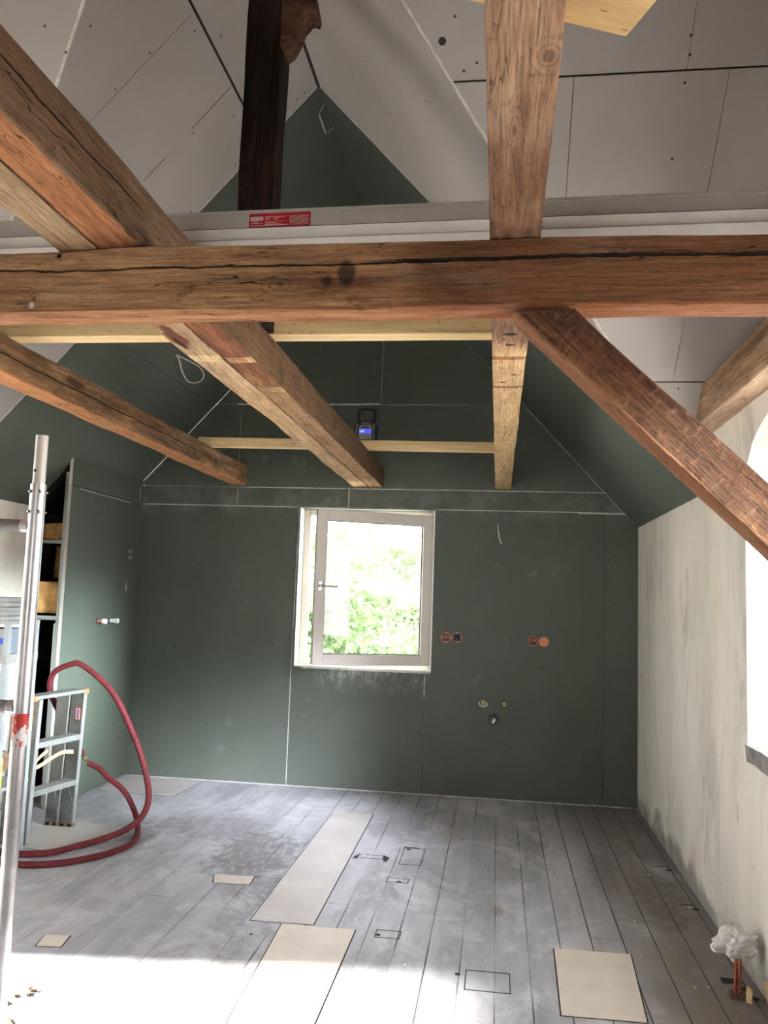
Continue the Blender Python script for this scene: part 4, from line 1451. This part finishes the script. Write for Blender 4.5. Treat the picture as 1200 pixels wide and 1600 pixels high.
em = empty('drain_cap', (-.014, D, .596), 'dark grey drain pipe cap with a white label below the brass outlets', 'pipe cap')
e = M()
e.cyl((-.014, D, .596), (-.014, D - .05, .596), .033, 'darkgrey', 24)
e.ring((-.014, D - .02, .596), (0, 1, 0), .034, .041, .018, 'darkgrey', 24)
e.build('cap', em)
e = M()
ca = math.radians(-25)
e.obox((-.012, D - .0506, .590), (math.cos(ca), 0, math.sin(ca)), (-math.sin(ca), 0, math.cos(ca)), (0, 1, 0), .020, .036, .001, 'white_pl')
e.build('label_sticker', em)
for (y, k1, lab) in ((5.955, 'copper_box', 'pinkish pipe plug nearest the open end on the green partition'), (6.155, 'white_pl', 'white capped pipe plug nearest the corner on the green partition')):
    em = empty('pipe_plug', (XP, y, 1.25), lab, 'pipe plug', 'two capped pipe connections on the partition')
    e = M()
    e.cyl((XP, y, 1.25), (XP + .004, y, 1.25), .027, 'darkgrey', 18)
    e.build('rosette', em)
    e = M()
    e.cyl((XP + .003, y, 1.25), (XP + .045, y, 1.25), .014, k1, 16)
    e.build('nipple', em)
    e = M()
    e.cyl((XP + .040, y, 1.25), (XP + .068, y, 1.25), .019, 'white_pl', 16)
    e.build('cap', em)

# ------------------------------------------------------------------ floor patches
def patch(pts, mk, lab, th=.003, name='floor_patch', grp='pale plywood pieces patching the floorboards'):
    m = M()
    cx = sum(p[0] for p in pts) / len(pts)
    cy = sum(p[1] for p in pts) / len(pts)
    m.prism([(x, y, .0001) for x, y in pts], (0, 0, 1), th, mk)
    g = .006
    pts2 = [(x + math.copysign(g, x - cx), y + math.copysign(g, y - cy)) for x, y in pts]
    for i in range(len(pts)):
        a, b = Vector(pts[i]), Vector(pts[(i + 1) % len(pts)])
        c_, d_ = Vector(pts2[i]), Vector(pts2[(i + 1) % len(pts)])
        m.add([(*a, .0006), (*b, .0006), (*d_, .0006), (*c_, .0006)], [[0, 1, 2, 3]], 'gap')
    o = m.build(name)
    tag(o, lab, 'floor patch', grp)
    return o


patch([(-1.105, 5.885), (-1.098, 3.904), (-.806, 3.917), (-.827, 5.909)], 'ply_dusty', 'longest pale patch board in the middle of the floor')
patch([(-.946, 3.888), (-.905, 2.9), (-.609, 2.9), (-.609, 3.898)], 'ply', 'pale board at the near end of the longest patch, half in the sunlight')
patch([(.275, 3.887), (.262, 3.29), (.566, 3.30), (.599, 3.899)], 'ply', 'pale plywood square in the front of the floor beside the right wall')
patch([(-1.465, 4.462), (-1.253, 4.482), (-1.242, 4.363), (-1.43, 4.35)], 'ply', 'small pale slat patch on the floor left of the longest patch', )
patch([(-1.905, 3.545), (-1.80, 3.560), (-1.782, 3.448), (-1.883, 3.438)], 'ply', 'small square wooden patch at the edge of the sunlit floor')
patch([(-2.93, 6.55), (-2.30, 6.55), (-2.33, 6.05), (-2.93, 6.05)], 'ply_dusty', 'dusty board in the far left corner beneath the green partition')
patch([(-2.80, 5.28), (-2.28, 5.16), (-2.36, 4.60), (-2.78, 4.66)], 'ply_dusty', 'dusty pale board under the stepladder feet and the red hose')


def notch(x, y, w, h, mk='gap', lab=''):
    return (x, y, w, h, mk)


m = M()
for (x0, y0, x1, y1) in ((-.778, 4.94, -.628, 5.01), (-.527, 4.88, -.399, 5.2), (-.514, 3.84, -.40, 3.93), (-.10, 3.42, .08, 3.60), (-.56, 4.57, -.44, 4.64)):
    for (a, b, c_, d_) in ((x0, y0, x1, y0 + .006), (x0, y1 - .006, x1, y1), (x0, y0, x0 + .004, y1), (x1 - .004, y0, x1, y1)):
        m.box(a, c_, b, d_, .0002, .0008, 'gap')
m.prism([(-.80, 4.925, .0002), (-.775, 4.925, .0002), (-.768, 5.01, .0002), (-.79, 4.97, .0002)], (0, 0, 1), .0008, 'gap')
m.prism([(-.62, 4.91, .0002), (-.60, 4.90, .0002), (-.59, 4.98, .0002), (-.63, 5.02, .0002)], (0, 0, 1), .0008, 'gap')
for (x, y, r) in ((-.49, 4.585, .014), (-.50, 3.87, .012), (-.13, 3.55, .012), (-.50, 5.17, .014), (-1.0, 4.9, .006), (-1.05, 3.75, .008)):
    m.disc((x, y, .0002), (0, 0, 1), r, .0008, 'gap', 10)
m.box(-.53, -.44, 5.20, 5.215, .0002, .001, 'gap')
struct(m.build('trim_2'))
m = M()
for (x, y) in ((.985, 5.2), (.995, 4.585)):
    m.box(x - .055, x + .03, y, y + .010, .0002, .0008, 'gap')
    m.disc((x + .02, y - .05, .0002), (0, 0, 1), .016, .001, 'gap', 8)
    m.disc((x - .01, y - .03, .0003), (0, 0, 1), .012, .002, 'joint', 8)
m.box(.93, 1.0, 3.70, 3.75, .0002, .0014, 'gap')
m.disc((1.0, 3.66, .0002), (0, 0, 1), .02, .0012, 'gap', 8)
m.disc((1.02, 3.58, .0002), (0, 0, 1), .016, .0012, 'gap', 8)
struct(m.build('trim_3'))

# crumbs of plaster on the floor
m = M()
rnd = random.Random(11)
for k in range(130):
    if k < 50:
        x, y = rnd.gauss(-2.2, .25), rnd.gauss(4.9, .35)
    else:
        x, y = rnd.uniform(-2.3, .9), rnd.uniform(3.2, 6.4)
    r = rnd.uniform(.002, .0065)
    c0 = Vector((x, y, r * .6))
    q = [c0 + Vector((rnd.uniform(-1, 1), rnd.uniform(-1, 1), rnd.uniform(-.6, .8))).normalized() * r for _ in range(6)]
    m.add(q, [[0, 1, 2], [0, 2, 3], [0, 3, 4], [0, 4, 1], [5, 2, 1], [5, 3, 2], [5, 4, 3], [5, 1, 4]], 'white_pl')
tag(m.build('plaster_crumbs'), 'white plaster crumbs scattered over the grey floorboards', 'crumbs', kind='stuff')
m = M()
for k in range(9):
    x, y = -1.80 + rnd.uniform(-.06, .14), rnd.uniform(2.80, 3.12)
    a = rnd.uniform(0, 3.1)
    d = Vector((math.cos(a), math.sin(a), 0))
    L_ = rnd.uniform(.015, .04)
    m.obox((x, y, .006), d, Vector((-d.y, d.x, 0)), (0, 0, 1), L_, .012, .008, 'cardb' if k % 2 else 'brown')
tag(m.build('wood_chips'), 'few brown wood chips on the sunlit floor by the scaffold tube', 'chips', kind='stuff')
m = M()
m.tube([(-1.66, 2.86, .008), (-1.60, 2.80, .010), (-1.585, 2.72, .008)], .008, 'orange', 8)
tag(m.build('orange_stick'), 'short orange stick on the sunlit floor at the near left corner', 'stick')
# plaster dust line along the back wall
m = M()
for i in range(60):
    x = XP + .05 + i * (XR - XP - .1) / 60
    w = .012 + .02 * abs(noise.noise(Vector((i * .4, 0, 0))))
    m.prism([(x, D - .001, .001), (x + .07, D - .001, .001), (x + .07, D - w, .0012), (x, D - w * .9, .0012)], (0, 0, 1), .004, 'joint')
tag(m.build('dust_ridge'), 'thin ridge of pale plaster dust at the foot of the back wall', 'dust', kind='stuff')

# ------------------------------------------------------------------ copper pipes with bag, right front corner
em = empty('pipe_stub', (.96, 3.57, 0), 'brown copper pipe pair rising from the floor by the right wall', 'pipe')
for dx in (-.008, .008):
    e = M()
    e.tube([(.950 + dx, 3.57, -.01), (.955 + dx, 3.575, .08), (.958 + dx, 3.59, .14)], .0065, 'copper', 12)
    e.build('pipe', em)
e = M()
e.prism([(.925, 3.56, .001), (.99, 3.555, .001), (.975, 3.60, .001), (.93, 3.60, .001)], (0, 0, 1), .02, 'brown')
e.prism([(.975, 3.54, .001), (.995, 3.53, .001), (.99, 3.575, .001)], (0, 0, 1), .05, 'new')
e.build('splinter_block', em)


def lump(c, r, mk, name, seed, amp=.3, sub=3, sc_=5.0, parent=None):
    bm = bmesh.new()
    bmesh.ops.create_icosphere(bm, subdivisions=sub, radius=1)
    for v in bm.verts:
        d = 1 + amp * noise.noise(v.co * 1.5 + Vector((seed, 0, 0))) + amp * .5 * noise.noise(v.co * sc_ + Vector((seed, 3, 0)))
        v.co = Vector((c[0] + v.co.x * r[0] * d, c[1] + v.co.y * r[1] * d, c[2] + v.co.z * r[2] * d))
    m = M()
    bm.verts.index_update()
    m.add([tuple(v.co) for v in bm.verts], [[v.index for v in f.verts] for f in bm.faces], mk, False)
    bm.free()
    return m.build(name, parent)


tag(lump((.955, 3.62, .185), (.078, .06, .055), 'plast_bag', 'plastic_bag', 4, .45, 4, 4), 'crumpled translucent white plastic bag tied over the copper pipes', 'bag')
m = M()
m.tube([(1.0, 3.18, .03), (1.012, 3.27, .07), (1.028, 3.42, .12)], .026, 'cardb', 12)
tag(m.build('wooden_stick'), 'brown round timber piece leaning on the right wall at the very front', 'stick')

# ------------------------------------------------------------------ red hose
em = empty('red_hose', (-2.2, 4.8, 0), 'red braided hose arching up beside the stepladder and coiling on the floor', 'hose')
hr = .0185
e = M()
pts = [(-2.632, 5.20, .426), (-2.70, 5.24, .50), (-2.80, 5.22, .66), (-2.86, 5.16, .82), (-2.82, 5.12, .945), (-2.70, 5.10, 1.005), (-2.62, 5.10, 1.004), (-2.45, 5.10, .888), (-2.345, 5.10, .76), (-2.27, 5.10, .63), (-2.20, 5.10, .49), (-2.150, 5.10, .352), (-2.115, 5.08, .22), (-2.13, 5.04, .12), (-2.20, 4.97, .05), (-2.29, 4.82, .024), (-2.37, 4.68, .0195), (-2.43, 4.56, .0195), (-2.52, 4.50, .0195), (-2.63, 4.48, .0195), (-2.80, 4.50, .0195)]
e.tube(spline(pts, 8), hr, 'hose', 14)
e.build('hose_section', em)
e = M()
pts = [(-2.575, 5.18, .382), (-2.50, 5.18, .352), (-2.43, 5.17, .30), (-2.34, 5.16, .25), (-2.27, 5.15, .18), (-2.21, 5.13, .085), (-2.165, 5.06, .028), (-2.11, 4.92, .0195), (-2.09, 4.78, .0195), (-2.13, 4.62, .0195), (-2.20, 4.50, .0195), (-2.32, 4.38, .0195), (-2.48, 4.32, .0195), (-2.75, 4.32, .0195)]
e.tube(spline(pts, 8), hr * .95, 'hose', 14)
e.build('hose_section', em)
e = M()
e.cyl((-2.632, 5.20, .426), (-2.575, 5.18, .382), .011, 'satin', 12)
e.cyl((-2.612, 5.193, .411), (-2.598, 5.188, .400), .0165, 'brass', 12)
e.build('coupling', em)['label'] = 'metal hose coupling'

# ------------------------------------------------------------------ folded stepladder
em = empty('stepladder', (-2.69, 4.9, 0), 'small folded aluminium stepladder with orange corner caps and ochre stripe', 'stepladder')
def stile(x, y, wx, wy, lean=0.0, H=.83):
    """U profile, web facing -y"""
    e = M()
    b = .008
    q = [(x, y), (x + wx, y)]
    def bx(xa, xb, ya, yb_):
        e.prism([(xa, ya, b), (xb, ya, b), (xb, yb_, b), (xa, yb_, b)], (lean, 0, 1), H - b, 'alu_dull')
    bx(x, x + wx - .004, y, y + .003)
    bx(x, x + .004, y, y + wy)
    mk_ = 'alu_flange'
    e.prism([(x + wx - .0038, y - .002, b), (x + wx, y - .002, b), (x + wx, y + wy + .012, b), (x + wx - .0038, y + wy + .012, b)], (lean, 0, 1), H - b, mk_)
    e.prism([(x + wx - .0038, y - .004, b), (x + wx + .004, y - .004, b), (x + wx + .004, y - .002, b), (x + wx - .0038, y - .002, b)], (lean, 0, 1), H - b, mk_)
    return e
# far pair (two ladder sections side by side), broad webs towards the viewer
for (x, lab) in ((-2.800, 'a'), (-2.702, 'b')):
    e = stile(x, 5.10, .086, .025, .03)
    o = e.build('stile', em, .001)
    e = M()
    e.box(x - .003, x + .089, 5.095, 5.13, .001, .022, 'brown')
    e.cyl((x + .02, 5.095, .012), (x + .02, 5.13, .012), .012, 'brown', 10)
    e.cyl((x + .066, 5.095, .012), (x + .066, 5.13, .012), .012, 'brown', 10)
    q = e.build('foot', o)
    q.location = (0, 0, 0)
# near pair
for (x, s) in ((-2.845, 0), (-2.755, 1)):
    e = stile(x, 4.68, .078, .025, .03)
    o = e.build('stile', em, .001)
    if s:
        e = M()
        for (za, zb_) in ((.30, .46), (.52, .77)):
            e.prism([(x + .012 + .03 * za, 4.678, za), (x + .045 + .03 * za, 4.678, za), (x + .045 + .03 * zb_, 4.678, zb_), (x + .012 + .03 * zb_, 4.678, zb_)], (0, -1, 0), .001, 'ochre')
        q = e.build('stripe', o)
        q.location = (0, 0, 0)
        q['label'] = 'faded ochre stripe'
    e = M()
    e.box(x, x + .078, 4.676, 4.71, .001, .02, 'brown')
    q = e.build('foot', o)
    q.location = (0, 0, 0)
for z in (.265, .545):
    e = M()
    l = .03 * z
    p = [(-2.765 + l, 4.70, z), (-2.692 + l, 4.70, z - .004), (-2.612 + l, 5.10, z - .004), (-2.690 + l, 5.10, z)]
    e.prism(p, (0, 0, 1), .034, 'alu_dusty')
    e.build('step', em, .002)
e = M()
e.prism([(-2.765, 4.68, .830), (-2.668, 4.68, .830), (-2.588, 5.12, .832), (-2.690, 5.13, .832)], (0, 0, 1), .022, 'alu_dusty')
e.build('top_step', em, .003)
for (c0, s_) in (((-2.74, 4.69, .835), .14), ((-2.605, 5.125, .838), .05)):
    e = M()
    e.obox(c0, (1, 0, 0), (0, 1, 0), (0, 0, 1), s_, .035, .034, 'orange')
    e.build('corner_cap', em, .008)['label'] = 'orange plastic cap'
e = M()
for (a, b) in (((-2.74, 5.09, .24), (-2.70, 5.04, .14)), ((-2.655, 5.09, .25), (-2.60, 5.06, .14))):
    e.cyl(a, b, .005, 'darkgrey', 8)
e.build('step_strut', em)
e = M()
e.box(-2.640, -2.612, 5.0965, 5.0985, .665, .735, 'orange')
e.box(-2.631, -2.620, 5.0955, 5.0965, .67, .73, 'blue')
e.build('sticker', em)['label'] = 'small orange and blue sticker'
# strap
e = M()
sp = spline([(-2.62, 5.06, .47), (-2.66, 5.0, .475), (-2.70, 4.93, .445), (-2.735, 4.86, .41), (-2.745, 4.82, .42), (-2.72, 4.85, .47), (-2.70, 4.90, .50)], 6)
vs, fs = [], []
for i, p in enumerate(sp):
    vs += [p + Vector((0, 0, .012)), p - Vector((0, 0, .012))]
for i in range(len(sp) - 1):
    fs.append([2 * i, 2 * i + 1, 2 * i + 3, 2 * i + 2])
e.add(vs, fs, 'strap', True)
o = e.build('strap', em)
sm_ = o.modifiers.new('thick', 'SOLIDIFY')
sm_.thickness = .003
o['label'] = 'faded orange fabric strap'

# ------------------------------------------------------------------ scaffold frame
SX, SY = -1.4775, 2.50
em = empty('scaffold_frame', (SX, SY, 0), 'upright aluminium scaffold tube with a chipped red band and rungs going left', 'scaffold')
def upright(x, y):
    m = M()
    m.cyl((x, y, .02), (x, y, 1.825), .0245, 'alu', 28)
    for z in (1.80, 1.735):
        for a in (-2.2, -.9, .6, 2.2):
            p = Vector((x + .024 * math.cos(a), y + .024 * math.sin(a), z))
            m.cyl(p, p + Vector((math.cos(a), math.sin(a), 0)) * .006, .007, 'alu_dull', 10, .004)
    o = m.build('upright', em)
    m = M()
    m.cyl((x, y, 1.825), (x, y, 1.985), .0195, 'alu_plank', 24)
    q = m.build('spigot', o)
    q.location = (0, 0, 0)
    m = M()
    m.disc((x - .004, y - .0195, 1.868), (0, -1, 0), .0048, .0012, 'black', 12)
    q = m.build('pin_hole', o)
    q.location = (0, 0, 0)
    m = M()
    m.cyl((x, y, 1.00), (x, y, 1.10), .0249, 'redpaint', 28, cap=False)
    q = m.build('red_band', o)
    q.location = (0, 0, 0)
    q['label'] = 'chipped red paint band'
    m = M()
    m.cyl((x, y, .001), (x, y, .05), .03, 'black', 20)
    q = m.build('foot', o)
    q.location = (0, 0, 0)
upright(SX, SY)
upright(SX - .72, SY + .06)
for z in (1.69, 1.115, .54):
    m = M()
    m.cyl((SX, SY, z), (SX - .72, SY + .06, z + .012), .0205, 'alu_dusty', 20)
    m.build('rung', em)
    m = M()
    m.cyl((SX - .018, SY + .002, z), (SX - .045, SY + .004, z), .0225, 'alu', 20)
    m.build('weld_collar', em)

# ------------------------------------------------------------------ shelf rack behind the scaffold with goods
em = empty('shelf_rack', (-2.92, 4.4, 0), 'low storage rack with white shelves behind the scaffold tube', 'rack')
RX0, RX1, RY0_, RY1_ = -3.24, -2.60, 4.22, 4.52
for (x, y) in ((RX0, RY0_), (RX1 - .03, RY0_), (RX0, RY1_ - .03), (RX1 - .03, RY1_ - .03)):
    e = M()
    e.box(x, x + .03, y, y + .03, .001, 1.30, 'grey_pl')
    e.build('leg', em)
for (z, k) in ((1.285, 'paper'), (1.075, 'shelf'), (.80, 'shelf'), (.40, 'grey_pl')):
    e = M()
    e.box(RX0 - .002, RX1 + .002, RY0_ - .004, RY1_ + .002, z, z + .05 if z == 1.075 else z + .02, k)
    e.build('shelf', em)
def stack_box(name, x0, x1, y0, y1, z0, z1, mk, lab, cat, grp=None, rough=False):
    m = M()
    m.box(x0, x1, y0, y1, z0, z1, mk)
    o = m.build(name, bevel=.003)
    tag(o, lab, cat, grp)
    return o
for i, (z, dx) in enumerate(((1.306, 0), (1.331, -.012), (1.354, .010), (1.380, -.006), (1.405, -.02))):
    stack_box('dusty_sheet', RX0 + .03 + dx, RX1 - .02 + dx, 4.21, 4.50, z, z + .0235, ('paper', 'shelf', 'paper', 'paper', 'paper')[i],
              ('lowest of the dusty sheets stacked on the rack top', 'second lowest dusty sheet in the stack on the rack', 'middle dusty sheet in the stack on the rack', 'second dusty sheet from the top on the rack', 'topmost grey dusty sheet on the rack stack')[i], 'sheet', 'dusty sheets stacked on the rack')
em2 = empty('printed_box', (-2.75, 4.3, 1.126), 'pale blue cardboard box with a blue splash print on the rack shelf', 'box')
e = M()
e.box(-2.95, -2.612, 4.225, 4.42, 1.126, 1.262, 'cardboard')
e.build('carton', em2, .003)
e = M()
e.box(-2.70, -2.612, 4.223, 4.225, 1.128, 1.258, 'shelf')
e.box(-2.705, -2.690, 4.2225, 4.223, 1.128, 1.258, 'blue')
sp = []
for k in range(16):
    r = .024 if k % 2 else .012
    sp.append((-2.640 + r * math.cos(k * math.pi / 8), 4.2225, 1.195 + r * math.sin(k * math.pi / 8)))
e.prism(sp, (0, -1, 0), .0006, 'blue')
e.box(-2.665, -2.650, 4.2220, 4.2225, 1.160, 1.166, 'blue')
e.prism([(-2.628, 4.2224, 1.130), (-2.612, 4.2224, 1.130), (-2.612, 4.2224, 1.165)], (0, -1, 0), .0006, 'black_ink')
e.build('print', em2)
em2 = empty('metal_clamp', (-2.66, 4.3, .822), 'grey metal clamp hanging under the white shelf of the rack', 'clamp')
e = M()
e.box(-2.72, -2.615, 4.24, 4.27, .955, 1.04, 'alu_dull')
e.build('jaw', em2, .006)
e = M()
e.tube(spline([(-2.64, 4.25, .97), (-2.625, 4.25, .91), (-2.645, 4.25, .85), (-2.66, 4.25, .823)], 5), .014, 'darkgrey', 10)
e.build('handle', em2)
e = M()
e.disc((-2.632, 4.238, 1.01), (0, -1, 0), .009, .003, 'black', 12)
e.build('bolt_hole', em2)
tag(lump((-2.72, 4.33, .535 + .0), (.10, .09, .09), 'brown', 'work_glove', 2, .35, 3, 3), 'crumpled brown leather work bundle on the low rack shelf', 'bundle')
em2 = empty('spray_bottle', (-2.635, 4.26, .421), 'yellow green bottle on the low shelf of the rack', 'bottle')
e = M()
e.cyl((-2.635, 4.26, .421), (-2.635, 4.26, .57), .030, 'yellow', 18)
e.cyl((-2.635, 4.26, .57), (-2.635, 4.26, .60), .030, 'yellow', 18, .012)
e.build('bottle_body', em2)
e = M()
e.cyl((-2.635, 4.26, .60), (-2.635, 4.26, .63), .013, 'black', 14)
e.build('bottle_cap', em2)

# ------------------------------------------------------------------ outside: ground, trees
m = M()
m.box(-60, 60, -40, 80, -4.2, -4.0, 'bounce_ground')
struct(m.build('ground'))


def tree(x, y, h, R, n, seed, lab):
    n = int(n * 1.2)
    rn = random.Random(seed)
    em = empty('tree', (x, y, -4.0), lab, 'tree', 'leafy trees outside the window')
    m = M()
    m.tube([(x, y, -4.0), (x + .1, y, -1.5), (x - .1, y + .1, 1.0), (x, y, h - 1)], lambda u: .20 * (1 - u) + .03, 'bark', 10)
    for k in range(9):
        a = rn.uniform(0, 6.28)
        z = rn.uniform(-1.5, h - 2)
        m.tube(spline([(x, y, z), (x + math.cos(a) * R * .45, y + math.sin(a) * R * .45, z + .5), (x + math.cos(a) * R * .9, y + math.sin(a) * R * .9, z + rn.uniform(.2, .9))], 4), lambda u: .05 * (1 - u) + .01, 'bark', 6)
    m.build('trunk', em)
    m = M()
    vs, fs = [], []
    cl = [(x + rn.uniform(-1, 1) * R * .75, y + rn.uniform(-1, 1) * R * .7, (rn.uniform(-2.8, h) if q_ % 2 else rn.uniform(-1.2, 1.6)), rn.uniform(.45, 1.0)) for q_ in range(44)]
    for k in range(n):
        cx, cy, cz, cr = cl[rn.randrange(len(cl))]
        d = Vector((rn.gauss(0, 1), rn.gauss(0, 1), rn.gauss(0, .8))).normalized() * cr * rn.uniform(.3, 1)
        c0 = Vector((cx, cy, cz)) + d
        a = Vector((rn.gauss(0, 1), rn.gauss(0, 1), rn.gauss(0, 1))).normalized()
        b = a.orthogonal().normalized()
        s_ = rn.uniform(.06, .13)
        q = len(vs)
        vs += [c0 - a * s_, c0 + b * s_ * .45, c0 + a * s_, c0 - b * s_ * .45]
        fs.append([q, q + 1, q + 2, q + 3])
    m.add(vs, fs, 'leaf')
    m.build('foliage', em)


tree(-3.2, 13.2, 3.0, 1.9, 9000, 1, 'leafy green tree filling the lower part of the window view')
tree(-0.9, 19.5, 4.6, 2.4, 9000, 2, 'taller green tree standing behind and beside the other outside the window')
tree(-7.2, 19.5, 6.6, 3.0, 9000, 3, 'farthest tree at the upper corner of the window view')
